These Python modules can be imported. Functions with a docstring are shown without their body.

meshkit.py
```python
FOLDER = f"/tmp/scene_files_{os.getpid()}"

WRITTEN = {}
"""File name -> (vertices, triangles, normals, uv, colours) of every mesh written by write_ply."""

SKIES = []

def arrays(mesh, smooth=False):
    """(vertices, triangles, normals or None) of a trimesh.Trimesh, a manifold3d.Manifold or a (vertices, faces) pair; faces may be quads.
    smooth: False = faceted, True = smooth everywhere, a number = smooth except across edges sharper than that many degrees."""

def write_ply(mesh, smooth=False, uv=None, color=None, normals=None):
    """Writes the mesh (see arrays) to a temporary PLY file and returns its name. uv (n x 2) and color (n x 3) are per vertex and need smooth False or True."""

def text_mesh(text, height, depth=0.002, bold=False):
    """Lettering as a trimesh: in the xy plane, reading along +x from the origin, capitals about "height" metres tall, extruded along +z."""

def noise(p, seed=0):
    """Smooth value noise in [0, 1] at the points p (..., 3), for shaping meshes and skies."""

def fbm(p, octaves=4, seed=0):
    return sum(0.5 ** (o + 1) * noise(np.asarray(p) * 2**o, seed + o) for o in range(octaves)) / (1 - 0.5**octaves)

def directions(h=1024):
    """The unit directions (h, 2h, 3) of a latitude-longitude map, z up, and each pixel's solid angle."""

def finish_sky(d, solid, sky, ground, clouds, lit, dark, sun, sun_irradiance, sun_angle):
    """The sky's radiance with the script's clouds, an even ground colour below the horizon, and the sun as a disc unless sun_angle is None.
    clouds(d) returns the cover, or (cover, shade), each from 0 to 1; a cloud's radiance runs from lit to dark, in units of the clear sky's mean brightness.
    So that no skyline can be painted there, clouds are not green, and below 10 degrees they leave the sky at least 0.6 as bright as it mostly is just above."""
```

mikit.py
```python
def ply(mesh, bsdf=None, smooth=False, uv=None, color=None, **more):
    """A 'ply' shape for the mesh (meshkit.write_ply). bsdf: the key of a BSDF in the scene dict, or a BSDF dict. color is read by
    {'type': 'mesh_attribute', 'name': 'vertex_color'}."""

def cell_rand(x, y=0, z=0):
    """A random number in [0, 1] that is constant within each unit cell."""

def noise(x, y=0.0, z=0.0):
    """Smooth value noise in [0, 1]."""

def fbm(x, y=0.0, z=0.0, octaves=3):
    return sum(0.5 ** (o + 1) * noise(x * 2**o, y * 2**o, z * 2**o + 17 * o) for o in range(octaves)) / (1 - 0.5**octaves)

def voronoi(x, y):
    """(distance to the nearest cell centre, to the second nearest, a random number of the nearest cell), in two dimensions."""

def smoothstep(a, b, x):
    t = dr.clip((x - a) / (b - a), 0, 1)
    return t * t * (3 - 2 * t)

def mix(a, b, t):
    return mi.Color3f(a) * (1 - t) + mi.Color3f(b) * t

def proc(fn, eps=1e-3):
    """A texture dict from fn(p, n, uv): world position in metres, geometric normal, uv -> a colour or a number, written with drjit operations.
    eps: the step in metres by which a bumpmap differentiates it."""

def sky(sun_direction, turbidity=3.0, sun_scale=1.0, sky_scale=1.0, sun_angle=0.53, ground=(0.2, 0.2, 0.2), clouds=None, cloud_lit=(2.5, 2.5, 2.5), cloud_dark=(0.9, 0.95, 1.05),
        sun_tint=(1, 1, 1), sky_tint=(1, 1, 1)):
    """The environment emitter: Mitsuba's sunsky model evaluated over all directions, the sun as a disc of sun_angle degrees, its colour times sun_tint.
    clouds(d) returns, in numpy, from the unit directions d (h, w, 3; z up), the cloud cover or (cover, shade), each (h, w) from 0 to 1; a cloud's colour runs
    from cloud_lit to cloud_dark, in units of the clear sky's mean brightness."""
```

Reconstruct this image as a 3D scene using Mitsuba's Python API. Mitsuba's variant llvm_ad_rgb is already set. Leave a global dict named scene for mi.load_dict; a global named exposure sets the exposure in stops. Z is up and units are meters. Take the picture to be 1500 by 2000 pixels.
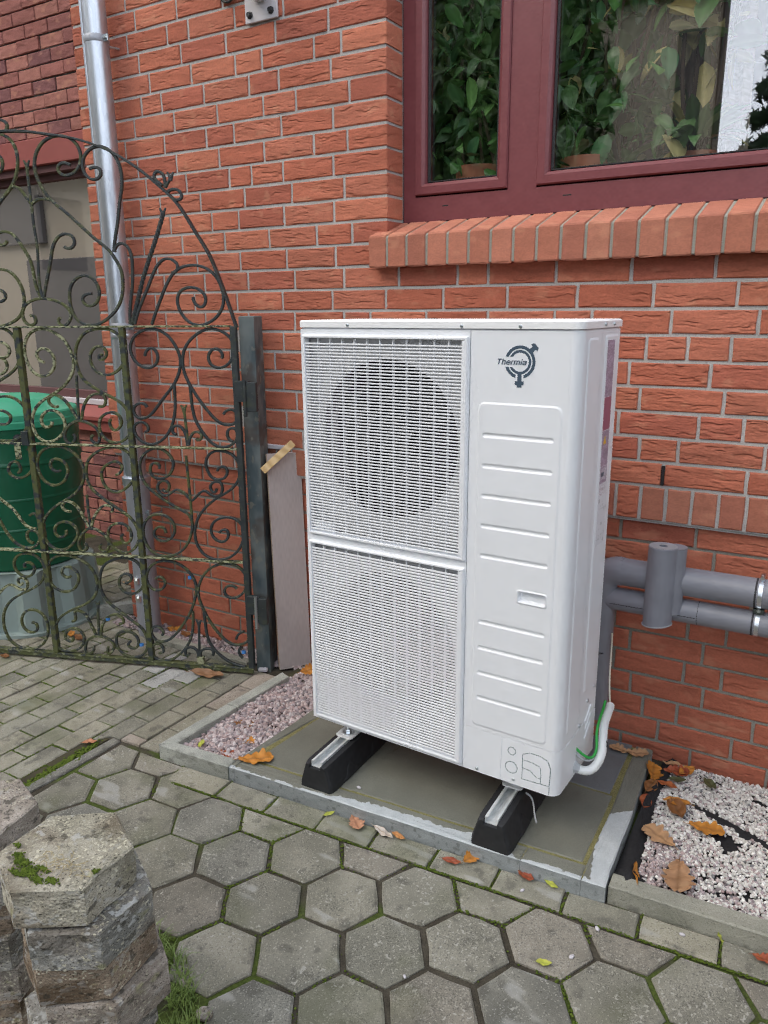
import math, random
import numpy as np
import trimesh
import drjit as dr
import mitsuba as mi
import mikit, meshkit
from mikit import noise, fbm, voronoi, smoothstep, mix, cell_rand, proc, ply
from shapely.geometry import Polygon, Point, LineString, box as sbox
from shapely.ops import unary_union
from shapely import affinity
from scipy.interpolate import CubicSpline

T = mi.ScalarTransform4f
rng = np.random.default_rng(7)
random.seed(7)
scene = {'type': 'scene'}
labels = {}

# ------------------------------------------------------------------ camera, sky, exposure
CAM = np.array([1.33497, -2.65989, 1.61568])
FWD = np.array([-0.49858061, 0.82881553, -0.25393342])
UP = np.array([-0.12381631, 0.22184566, 0.96718872])
scene['camera'] = {'type': 'perspective', 'fov': 52.829, 'fov_axis': 'x', 'near_clip': 0.02, 'far_clip': 400.0,
                   'to_world': T().look_at(origin=CAM.tolist(), target=(CAM + FWD).tolist(), up=UP.tolist())}


def overcast(d):
    z = np.clip(d[..., 2], 0, 1)
    n = meshkit.fbm(d * np.array([2.2, 2.2, 3.5]) + 5.0, 4, 3)
    return np.ones(z.shape), np.clip(0.15 + 0.75 * z ** 0.6 + 0.7 * (n - 0.5), 0, 1)


scene['sky'] = mikit.sky((-0.45, -0.62, 0.80), turbidity=3, sun_scale=0.12, sun_angle=34, sun_tint=(0.94, 1.0, 1.10), clouds=overcast,
                         cloud_lit=(2.95, 3.14, 3.48), cloud_dark=(1.42, 1.52, 1.70), ground=(0.16, 0.16, 0.14))
exposure = 3.27


# ------------------------------------------------------------------ helpers
def lab(key, label=None, cat=None, group=None, kind=None):
    d = labels.setdefault(key, {})
    if label: d['label'] = label
    if cat: d['category'] = cat
    if group: d['group'] = group
    if kind: d['kind'] = kind
    return key


COUNT = {}


def num(name):
    n = COUNT.get(name, 0)
    COUNT[name] = n + 1
    return name if n == 0 else f'{name}_{n:03d}'


def put(key, mesh, bsdf, smooth=False, color=None, kind=None, **more):
    """one entry of scene under a free number of key"""
    k = key if (key in labels and key not in scene) else num(key)
    if isinstance(mesh, (list,)):
        mesh = trimesh.util.concatenate(mesh)
    scene[k] = ply(mesh, bsdf, smooth=smooth, color=color, **more)
    if kind: lab(k, kind=kind)
    return k


def thing(name, label, cat, group=None):
    k = num(name)
    return lab(k, label, cat, group)


def tm(v, f):
    return trimesh.Trimesh(np.asarray(v, float), np.asarray(f, int), process=False)


def cat(*ms):
    ms = [m for m in ms if m is not None]
    return trimesh.util.concatenate(ms) if len(ms) > 1 else ms[0]


def bx(x0, x1, y0, y1, z0, z1, c=0.0):
    """a box, its edges chamfered by c"""
    if c <= 0:
        m = trimesh.creation.box(extents=(x1 - x0, y1 - y0, z1 - z0))
        m.apply_translation(((x0 + x1) / 2, (y0 + y1) / 2, (z0 + z1) / 2))
        return m
    pts = []
    for sx in (0, 1):
        for sy in (0, 1):
            for sz in (0, 1):
                p = np.array([(x0, x1)[sx], (y0, y1)[sy], (z0, z1)[sz]])
                s = np.array([1 - 2 * sx, 1 - 2 * sy, 1 - 2 * sz]) * c
                for k in range(3):
                    q = p + s
                    q[k] = p[k]
                    pts.append(q)
    return trimesh.convex.convex_hull(np.array(pts))


def xf(m, M):
    m = m.copy()
    m.apply_transform(M)
    return m


def move(m, x=0, y=0, z=0):
    m = m.copy()
    m.apply_translation((x, y, z))
    return m


def rotz(a):
    c, s = math.cos(a), math.sin(a)
    return np.array([[c, -s, 0, 0], [s, c, 0, 0], [0, 0, 1, 0], [0, 0, 0, 1.0]])


def rotm(ax, ang):
    return trimesh.transformations.rotation_matrix(ang, ax)


def cyl(a, b, r, n=20, r2=None):
    a, b = np.asarray(a, float), np.asarray(b, float)
    return lathe_axis(a, b, [(0, r), (1, r if r2 is None else r2)], n)


def lathe_axis(a, b, prof, n=24):
    """surface of revolution round the axis a-b; prof: (fraction along, radius), ends capped"""
    d = b - a
    L = np.linalg.norm(d)
    d /= L
    u = np.cross(d, [0.31, 0.2, 0.93] if abs(d[2]) < .9 else [1, 0, 0])
    u /= np.linalg.norm(u)
    w = np.cross(d, u)
    t = np.linspace(0, 2 * np.pi, n, endpoint=False)
    ring = np.cos(t)[:, None] * u + np.sin(t)[:, None] * w
    V = [a + d * L * prof[0][0]]
    for f, r in prof:
        V.extend(a + d * L * f + ring * r)
    V.append(a + d * L * prof[-1][0])
    F = []
    m = len(prof)
    for j in range(n):
        F.append((0, 1 + (j + 1) % n, 1 + j))
        for i in range(m - 1):
            p, q = 1 + i * n + j, 1 + i * n + (j + 1) % n
            F += [(p, q, q + n), (p, q + n, p + n)]
        p = 1 + (m - 1) * n
        F.append((len(V) - 1, p + j, p + (j + 1) % n))
    return tm(V, F)


def tube(pts, r, n=10, section=None, up=None, closed_ends=True):
    """a tube along pts; section: list of (a, b) offsets instead of a circle of radius r"""
    P = np.asarray(pts, float)
    tan = np.gradient(P, axis=0)
    tan /= np.maximum(np.linalg.norm(tan, axis=1, keepdims=True), 1e-9)
    if section is None:
        t = np.linspace(0, 2 * np.pi, n, endpoint=False)
        section = np.stack([np.cos(t), np.sin(t)], 1)
        rad = np.broadcast_to(np.asarray(r, float), (len(P),))
    else:
        section = np.asarray(section, float)
        rad = np.ones(len(P))
    n = len(section)
    if up is not None:
        N = np.broadcast_to(np.asarray(up, float), P.shape)
        A = np.cross(N, tan)
        A /= np.maximum(np.linalg.norm(A, axis=1, keepdims=True), 1e-9)
        Bv = np.cross(tan, A)
    else:
        a = np.cross(tan[0], [0.2, 0.3, 0.93])
        if np.linalg.norm(a) < .2: a = np.cross(tan[0], [1, 0, 0])
        A = []
        for tt in tan:
            a = a - tt * (a @ tt)
            a /= np.linalg.norm(a)
            A.append(a)
        A = np.array(A)
        Bv = np.cross(tan, A)
    V = P[:, None] + (section[None, :, :1] * A[:, None] + section[None, :, 1:] * Bv[:, None]) * rad[:, None, None]
    V = V.reshape(-1, 3)
    F = []
    for i in range(len(P) - 1):
        for j in range(n):
            p, q = i * n + j, i * n + (j + 1) % n
            F += [(p, q, q + n), (p, q + n, p + n)]
    if closed_ends:
        V = np.vstack([V, P[:1], P[-1:]])
        a, b = len(V) - 2, len(V) - 1
        for j in range(n):
            F.append((a, (j + 1) % n, j))
            e = (len(P) - 1) * n
            F.append((b, e + j, e + (j + 1) % n))
    return tm(V, F)


def spline(pts, step=0.008):
    P = np.asarray(pts, float)
    s = np.concatenate([[0], np.cumsum(np.linalg.norm(np.diff(P, axis=0), axis=1))])
    keep = np.concatenate([[True], np.diff(s) > 1e-6])
    P, s = P[keep], s[keep]
    n = max(3, int(s[-1] / step))
    if len(P) < 3:
        t = np.linspace(0, s[-1], n)
        return np.stack([np.interp(t, s, P[:, k]) for k in range(P.shape[1])], 1)
    return CubicSpline(s, P)(np.linspace(0, s[-1], n))


def extr(poly, h):
    """shapely polygon(s) extruded from z=0 to z=h"""
    gs = [g for g in getattr(poly, 'geoms', [poly]) if isinstance(g, Polygon) and g.area > 1e-9]
    return cat(*[trimesh.creation.extrude_polygon(g, h, engine='earcut') for g in gs])


def mitred(rect, prof):
    """a frame: the closed profile [(inset, depth)] swept round the rectangle x0,x1,z0,z1 (x, y=depth, z)"""
    x0, x1, z0, z1 = rect
    n = len(prof)
    V, F = [], []
    for cx, sx, cz, sz in ((x0, 1, z0, 1), (x1, -1, z0, 1), (x1, -1, z1, -1), (x0, 1, z1, -1)):
        for i, d in prof:
            V.append((cx + sx * i, d, cz + sz * i))
    for k in range(4):
        # split corners: each member has its own vertices
        for j in range(n):
            p, q = k * n + j, k * n + (j + 1) % n
            p2, q2 = ((k + 1) % 4) * n + j, ((k + 1) % 4) * n + (j + 1) % n
            F += [(p, p2, q2), (p, q2, q)]
    m = tm(V, F)
    m.fix_normals()
    return m


def prism_poly(pts2, z0, z1, bevel=0.004, jit=0.0, sub=1, rs=None, bottom=False):
    """a paver: polygon pts2 (counter-clockwise), top at z1 with a bevel; edges split in sub pieces and jittered"""
    P = np.asarray(pts2, float)
    if sub > 1:
        Q = []
        for i in range(len(P)):
            a, b = P[i], P[(i + 1) % len(P)]
            for k in range(sub): Q.append(a + (b - a) * k / sub)
        P = np.array(Q)
    n = len(P)
    if jit and rs is not None: P = P + rs.normal(0, jit, P.shape)
    c = P.mean(0)
    e1 = P - np.roll(P, 1, 0)
    e2 = np.roll(P, -1, 0) - P
    def nrm(e):
        q = np.stack([-e[:, 1], e[:, 0]], 1)
        return q / np.maximum(np.linalg.norm(q, axis=1, keepdims=True), 1e-9)
    inn = nrm(e1) + nrm(e2)
    inn /= np.maximum((inn * nrm(e1)).sum(1, keepdims=True), 0.4)
    bv = bevel * (1 + (rs.uniform(-.5, .6, (n, 1)) if rs is not None else 0))
    I = P + inn * bv
    zt = np.full(n, z1) + (rs.normal(0, 0.0006, n) if rs is not None else 0)
    V = np.vstack([np.c_[I, zt], np.c_[P, np.full(n, z1) - bevel * 0.8], np.c_[P, np.full(n, z0)], [[*c, z1]]])
    F = []
    for j in range(n):
        k = (j + 1) % n
        F += [(3 * n, j, k), (j, n + j, n + k), (j, n + k, k), (n + j, 2 * n + j, 2 * n + k), (n + j, 2 * n + k, n + k)]
    if bottom:
        V = np.vstack([V, [[*c, z0]]])
        for j in range(n): F.append((3 * n + 1, 2 * n + (j + 1) % n, 2 * n + j))
    return tm(V, F)


def srgb(r, g, b):
    c = np.array([r, g, b]) / 255.0
    return tuple(np.where(c <= 0.04045, c / 12.92, ((c + 0.055) / 1.055) ** 2.4).tolist())


def bsdf(key, color, rough=0.7, metal=0.0, bump=None, spec=0.5, eps=1e-3, **more):
    """a principled material under its own key; color: an rgb tuple or fn(p, n, uv); bump: fn giving metres of height"""
    tex = proc(color) if callable(color) else {'type': 'rgb', 'value': list(color)}
    r = proc(rough) if callable(rough) else float(rough)
    b = {'type': 'principled', 'base_color': tex, 'roughness': r, 'metallic': float(metal), 'specular': float(spec), **more}
    if bump is not None:
        b = {'type': 'bumpmap', 'height': proc(bump, eps), 'scale': 1.0, 'bsdf': b}
    scene[key] = {'type': 'twosided', 'bsdf': b}
    return key


# ------------------------------------------------------------------ materials
def brick_bump(k):
    def h(p, n, uv):
        x = p.x + p.y * 1.3
        w = 0.010 * (noise(x * 21 + k, p.z * 9) - 0.5) + 0.006 * (noise(x * 60, p.z * 30 + k) - .5)
        g = fbm(x * 17 + k * 7, (p.z + w) * 92, k, 2)
        fine = noise(x * 22 + k, (p.z + 1.4 * w) * 190)
        return -0.0038 * smoothstep(0.58, 0.82, g) + 0.0014 * fine + 0.0010 * noise(x * 90, p.z * 230) + 0.0006 * noise(x * 420, p.z * 420)
    return h


def brick_col(base, k, var=0.35):
    base = [float(v) for v in base]
    def f(p, n, uv):
        x = p.x + p.y * 1.3
        a = fbm(x * 7 + k * 3, p.z * 34, k, 3)
        s = noise(x * 190, p.z * 300, k)
        big = fbm(x * 1.7, p.z * 2.3, 4.0 + k, 2)
        c = mi.Color3f(*base) * ((1 - var / 2 + var * a) * (0.9 + 0.2 * s) * (0.88 + 0.24 * big))
        bloom = smoothstep(0.62, 0.82, fbm(x * 16, p.z * 26, 9 + k, 3)) * 0.30
        return mix(c, mi.Color3f(0.54, 0.27, 0.17), bloom)
    return f


BR = [(0.415, 0.136, 0.083), (0.385, 0.121, 0.074), (0.445, 0.154, 0.094), (0.360, 0.112, 0.073), (0.410, 0.141, 0.089)]
for i, b in enumerate(BR):
    bsdf(f'brick_{i}', brick_col(b, i), 0.85, bump=brick_bump(i), spec=0.25)
BS = [(0.385, 0.152, 0.100), (0.360, 0.136, 0.088), (0.405, 0.166, 0.110), (0.340, 0.128, 0.086)]


def smooth_bump(p, n, uv):
    return 0.0011 * noise(p.x * 90 + p.y * 60, p.z * 90, p.y * 40) + 0.0007 * noise(p.x * 330, p.z * 330, p.y * 330)


for i, b in enumerate(BS):
    bsdf(f'brick_sand_{i}', brick_col(b, 11 + i, 0.25), 0.85, bump=smooth_bump, spec=0.25)
BD = [(0.28, 0.110, 0.092), (0.24, 0.095, 0.084), (0.33, 0.140, 0.112), (0.20, 0.086, 0.084)]


def split_bump(k):
    def h(p, n, uv):
        g = fbm(p.x * 24 + p.z * 14 + k, p.z * 44 - p.x * 10, k, 3)
        return 0.007 * g + 0.002 * noise(p.x * 160, p.z * 160)
    return h


for i, b in enumerate(BD):
    bsdf(f'brick_dark_{i}', brick_col(b, 21 + i, 0.4), 0.85, bump=split_bump(i), spec=0.25)


def mortar_col(p, n, uv):
    a = fbm(p.x * 9, p.z * 9, p.y * 9, 3)
    s = noise(p.x * 420, p.z * 420, p.y * 420)
    return mix((0.32, 0.315, 0.30), (0.45, 0.445, 0.43), a) * (0.82 + 0.36 * s)


def sand_bump(p, n, uv):
    return 0.0012 * noise(p.x * 300, p.z * 300, p.y * 300) + 0.001 * noise(p.x * 60, p.z * 60, p.y * 60)


bsdf('mortar', mortar_col, 0.95, bump=sand_bump, spec=0.2)
bsdf('mortar_grey', lambda p, n, uv: mix((0.20, 0.195, 0.165), (0.30, 0.29, 0.255), fbm(p.x * 9, p.z * 9, p.y * 9, 3)) * (0.82 + 0.36 * noise(p.x * 420, p.z * 420, p.y * 420)), 0.95, bump=sand_bump, spec=0.2)
bsdf('mortar_dark', lambda p, n, uv: mix((0.05, 0.042, 0.038), (0.10, 0.085, 0.075), fbm(p.x * 14, p.z * 14, 0, 2)), 0.95, spec=0.2)


def concrete_col(c0, c1, moss=0.0, seed=0.0, specks=0.5):
    def f(p, n, uv):
        a = fbm(p.x * 11 + seed, p.y * 11, p.z * 11 + seed, 4)
        big = fbm(p.x * 3.1 + seed, p.y * 3.1, 2.0 + p.z * 3, 2)
        fine = noise(p.x * 520, p.y * 520, p.z * 520)
        c = mix(c0, c1, smoothstep(0.25, 0.75, a)) * ((0.78 + 0.44 * fine) * (0.80 + 0.40 * big))
        st = smoothstep(0.60, 0.80, fbm(p.x * 27 - seed, p.y * 27, p.z * 27 + 3, 3))
        c = mix(c, mi.Color3f(0.055, 0.052, 0.045), 0.45 * st)
        w = smoothstep(0.77, 0.86, noise(p.x * 150 + seed, p.y * 150, p.z * 150)) * smoothstep(0.40, 0.62, noise(p.x * 17, p.y * 17 + seed, p.z * 17))
        c = mix(c, mi.Color3f(0.46, 0.45, 0.41), specks * w)
        d1, d2, r = voronoi(p.x * 95 + p.z * 70, p.y * 95 + seed)
        c = mix(c, mi.Color3f(0.40, 0.385, 0.34), specks * (1 - smoothstep(0.10, 0.22, d1)) * smoothstep(0.55, 0.62, r))
        c = mix(c, mi.Color3f(0.44, 0.43, 0.39), 0.55 * specks * smoothstep(0.70, 0.82, noise(p.x * 330 + seed, p.y * 330, p.z * 330)))
        c = mix(c, mi.Color3f(0.06, 0.058, 0.05), 0.5 * smoothstep(0.72, 0.84, noise(p.x * 290, p.y * 290 + seed, p.z * 290 + 7)))
        sc = smoothstep(0.69, 0.80, fbm(p.x * 8 + p.y * 3 + seed, p.y * 18, 7.0 + seed, 3))
        c = mix(c, mi.Color3f(0.38, 0.38, 0.36), 0.5 * sc)
        if moss:
            g = smoothstep(0.60 - moss * 0.2, 0.80, fbm(p.x * 6 + 31 + seed, p.y * 6, p.z * 6, 4)) * moss
            c = mix(c, mi.Color3f(0.105, 0.115, 0.055), g)
        return c
    return f


def conc_bump(p, n, uv):
    return 0.0022 * noise(p.x * 190, p.y * 190, p.z * 190) + 0.0016 * fbm(p.x * 45, p.y * 45, p.z * 45, 2)


PV = [((0.172, 0.165, 0.132), (0.245, 0.232, 0.190)), ((0.158, 0.152, 0.124), (0.222, 0.212, 0.175)),
      ((0.182, 0.168, 0.138), (0.255, 0.234, 0.196)), ((0.140, 0.137, 0.118), (0.200, 0.194, 0.166)),
      ((0.190, 0.184, 0.150), (0.275, 0.264, 0.215)), ((0.150, 0.140, 0.116), (0.228, 0.208, 0.172))]
for i, (a, b) in enumerate(PV):
    bsdf(f'paver_{i}', concrete_col(a, b, 0.35, 3.7 * i), 0.88, bump=conc_bump, spec=0.25)
PB = [((0.220, 0.207, 0.158), (0.300, 0.282, 0.222)), ((0.182, 0.175, 0.141), (0.258, 0.248, 0.198)), ((0.245, 0.210, 0.172), (0.315, 0.275, 0.232))]
for i, (a, b) in enumerate(PB):
    bsdf(f'paving_brick_{i}', concrete_col(a, b, 0.6, 11 + 3.1 * i, 0.35), 0.88, bump=conc_bump, spec=0.25)
bsdf('paving_brick_3', concrete_col((0.28, 0.28, 0.265), (0.345, 0.345, 0.335), 0.1, 23.0, 0.15), 0.85, bump=conc_bump, spec=0.25)
bsdf('kerb', concrete_col((0.27, 0.28, 0.25), (0.36, 0.37, 0.33), 0.15, 41.0, 0.2), 0.85, bump=conc_bump, spec=0.25)
bsdf('kerb_right', concrete_col((0.235, 0.235, 0.195), (0.31, 0.305, 0.255), 0.25, 43.0, 0.2), 0.85, bump=conc_bump, spec=0.25)


def lichen_col(c0, c1, white, dirt, seed):
    """old stacked pavers: grey concrete with pale aggregate, brown earth and lichen patches"""
    def f(p, n, uv):
        a = fbm(p.x * 13 + seed, p.y * 13, p.z * 13, 4)
        fine = noise(p.x * 420, p.y * 420, p.z * 420)
        c = mix(c0, c1, smoothstep(0.25, 0.75, a)) * (0.70 + 0.60 * fine)
        ag = smoothstep(0.66, 0.78, noise(p.x * 210 + seed, p.y * 210, p.z * 210))
        c = mix(c, mi.Color3f(0.52, 0.49, 0.38), 0.75 * ag * smoothstep(0.3, 0.6, fbm(p.x * 20, p.y * 20, p.z * 20 + seed, 2)))
        br = smoothstep(0.46, 0.68, fbm(p.x * 11 - seed, p.y * 11, p.z * 16, 5))
        c = mix(c, mi.Color3f(0.085, 0.058, 0.036), dirt * br)
        wl = smoothstep(0.57, 0.66, fbm(p.x * 88 + 5 * seed, p.y * 88, p.z * 88, 3)) * smoothstep(0.36, 0.60, fbm(p.x * 14, p.y * 14 + seed, p.z * 14, 3))
        gr = noise(p.x * 700 + seed, p.y * 700, p.z * 700)
        c = c * (0.75 + 0.5 * gr)
        c = mix(c, mi.Color3f(0.03, 0.028, 0.022), 0.7 * smoothstep(0.74, 0.84, noise(p.x * 310, p.y * 310 + seed, p.z * 310)))
        c = mix(c, mi.Color3f(0.46, 0.47, 0.46), white * wl)
        bk = smoothstep(0.60, 0.72, fbm(p.x * 55 + seed, p.y * 55, p.z * 55 - seed, 4))
        c = mix(c, mi.Color3f(0.030, 0.028, 0.021), 0.65 * bk)
        yl = smoothstep(0.66, 0.76, fbm(p.x * 30 + seed, p.y * 30 + 4, p.z * 30, 3))
        return mix(c, mi.Color3f(0.26, 0.26, 0.11), 0.4 * yl)
    return f


def rough_bump(p, n, uv):
    return 0.0026 * noise(p.x * 260, p.y * 260, p.z * 260) + 0.0022 * noise(p.x * 110, p.y * 110, p.z * 110)


bsdf('old_paver_0', lichen_col((0.23, 0.215, 0.165), (0.37, 0.345, 0.28), 0.45, 0.55, 1.3), 0.92, bump=rough_bump, spec=0.2)
bsdf('old_paver_1', lichen_col((0.16, 0.16, 0.145), (0.28, 0.27, 0.245), 0.65, 0.45, 4.1), 0.92, bump=rough_bump, spec=0.2)
bsdf('old_paver_2', lichen_col((0.19, 0.145, 0.105), (0.28, 0.225, 0.17), 0.35, 0.85, 7.9), 0.92, bump=rough_bump, spec=0.2)
bsdf('old_paver_3', lichen_col((0.21, 0.185, 0.155), (0.36, 0.32, 0.28), 0.30, 0.35, 12.7), 0.92, bump=rough_bump, spec=0.2)


def soil_col(p, n, uv):
    a = fbm(p.x * 22, p.y * 22, 0, 3)
    s = noise(p.x * 380, p.y * 380)
    c = mix((0.035, 0.030, 0.022), (0.085, 0.075, 0.058), a) * (0.7 + 0.6 * s)
    g = smoothstep(0.54, 0.66, fbm(p.x * 5.2 + 3, p.y * 5.2 + 8, 0, 3))
    return mix(c, mi.Color3f(0.060, 0.085, 0.016) * (0.6 + 0.8 * noise(p.x * 260, p.y * 260, 4)), g * 0.85)


bsdf('joint_soil', soil_col, 0.95, bump=lambda p, n, uv: 0.003 * noise(p.x * 160, p.y * 160), spec=0.15)
bsdf('earth', lambda p, n, uv: mix((0.04, 0.034, 0.025), (0.075, 0.07, 0.04), fbm(p.x * 6, p.y * 6, 0, 3)), 0.95, spec=0.15)
bsdf('moss', lambda p, n, uv: mix((0.038, 0.062, 0.010), (0.115, 0.155, 0.026), noise(p.x * 140, p.y * 140, p.z * 140)), 0.95, spec=0.1)


def white_col(p, n, uv):
    return mi.Color3f(0.735, 0.755, 0.785) * (0.985 + 0.03 * fbm(p.x * 5, p.y * 5, p.z * 5, 2))


bsdf('white_steel', white_col, 0.34, spec=0.5)
bsdf('white_plastic', (0.76, 0.775, 0.80), 0.38, spec=0.5)
bsdf('lid_steel', (0.80, 0.805, 0.81), 0.32, spec=0.5)
bsdf('shroud', (0.50, 0.505, 0.51), 0.5)
bsdf('dark_plastic', (0.022, 0.024, 0.027), 0.45)
bsdf('dark_fins', (0.03, 0.035, 0.04), 0.6)
bsdf('logo_print', srgb(66, 82, 98), 0.45)
bsdf('cut_line', srgb(112, 126, 128), 0.6)
bsdf('screw_steel', (0.45, 0.5, 0.52), 0.35, 0.9)
bsdf('zinc_bright', (0.72, 0.76, 0.80), 0.25, 1.0)
bsdf('aluminium', lambda p, n, uv: mi.Color3f(0.66, 0.68, 0.68) * (0.8 + 0.4 * fbm(p.x * 30, p.y * 60, p.z * 30, 2)), 0.42, 0.40)
bsdf('rubber', lambda p, n, uv: mix((0.010, 0.011, 0.013), (0.022, 0.023, 0.026), fbm(p.x * 60, p.y * 60, p.z * 60, 3)), 0.55,
     bump=lambda p, n, uv: 0.0012 * noise(p.x * 260, p.y * 260, p.z * 260))


def zinc_col(p, n, uv):
    d1, d2, r = voronoi(p.x * 60 + p.y * 60, p.z * 22)
    a = fbm(p.x * 8, p.y * 8, p.z * 3, 3)
    return mix((0.47, 0.52, 0.58), (0.64, 0.68, 0.74), 0.6 * r + 0.4 * a)


bsdf('zinc', zinc_col, 0.36, 0.85)
bsdf('zinc_old', lambda p, n, uv: mix((0.30, 0.32, 0.35), (0.43, 0.44, 0.49), fbm(p.x * 9, p.y * 9, p.z * 5, 3)), 0.5, 0.45)


def iron_col(mossy, pale, seed):
    def f(p, n, uv):
        a = fbm(p.x * 26 + seed, p.y * 26, p.z * 26, 3)
        c = mix((0.012, 0.018, 0.020), (0.035, 0.043, 0.046), a)
        g = smoothstep(0.60 - 0.35 * mossy, 0.84 - 0.35 * mossy, fbm(p.x * 42 + seed, p.y * 42, p.z * 42 + 5, 4))
        c = mix(c, mi.Color3f(0.078, 0.088, 0.026), g * min(0.9, mossy * 1.1))
        l = smoothstep(0.70 - 0.25 * pale, 0.82 - 0.25 * pale, fbm(p.x * 95 + 9, p.y * 95 + seed, p.z * 95, 3))
        return mix(c, mi.Color3f(0.30, 0.31, 0.19), l * min(0.9, pale))
    return f


IRB = lambda p, n, uv: 0.0011 * noise(p.x * 240, p.y * 240, p.z * 240)
bsdf('iron_dark', iron_col(0.22, 0.10, 1.0), 0.5, bump=IRB)
bsdf('iron_mixed', iron_col(0.55, 0.30, 4.0), 0.7, bump=IRB)
bsdf('iron_mossy', iron_col(0.75, 0.50, 8.0), 0.8, bump=IRB)
bsdf('iron_lichen', iron_col(0.75, 1.05, 12.0), 0.85, bump=IRB)
bsdf('iron_bar', iron_col(0.80, 0.15, 15.0), 0.75, bump=IRB)
bsdf('blue_twine', (0.05, 0.20, 0.50), 0.7)


def post_col(p, n, uv):
    a = fbm(p.x * 20, p.y * 20, p.z * 7, 4)
    c = mix((0.050, 0.074, 0.084), (0.150, 0.172, 0.168), smoothstep(0.25, 0.8, a))
    c = mix(c, mi.Color3f(0.07, 0.052, 0.042), 0.75 * smoothstep(0.52, 0.72, fbm(p.x * 12 + 5, p.y * 12, p.z * 9, 4)))
    return mix(c, mi.Color3f(0.21, 0.20, 0.155), 0.5 * smoothstep(0.62, 0.76, fbm(p.x * 50, p.y * 50, p.z * 24 + 3, 3)))


bsdf('post_paint', post_col, 0.6, bump=IRB)
bsdf('board_face', lambda p, n, uv: mix((0.38, 0.335, 0.32), (0.45, 0.40, 0.385), fbm(p.x * 9, p.y * 9, p.z * 2.5, 3)) * (0.93 + 0.14 * noise(p.x * 210, p.y * 210, p.z * 40)), 0.6)
bsdf('board_edge', lambda p, n, uv: mix((0.22, 0.155, 0.10), (0.46, 0.37, 0.27), noise(p.x * 260, p.y * 260, p.z * 150)), 0.9, bump=lambda p, n, uv: 0.002 * noise(p.x * 260, p.y * 260, p.z * 150))


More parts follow.
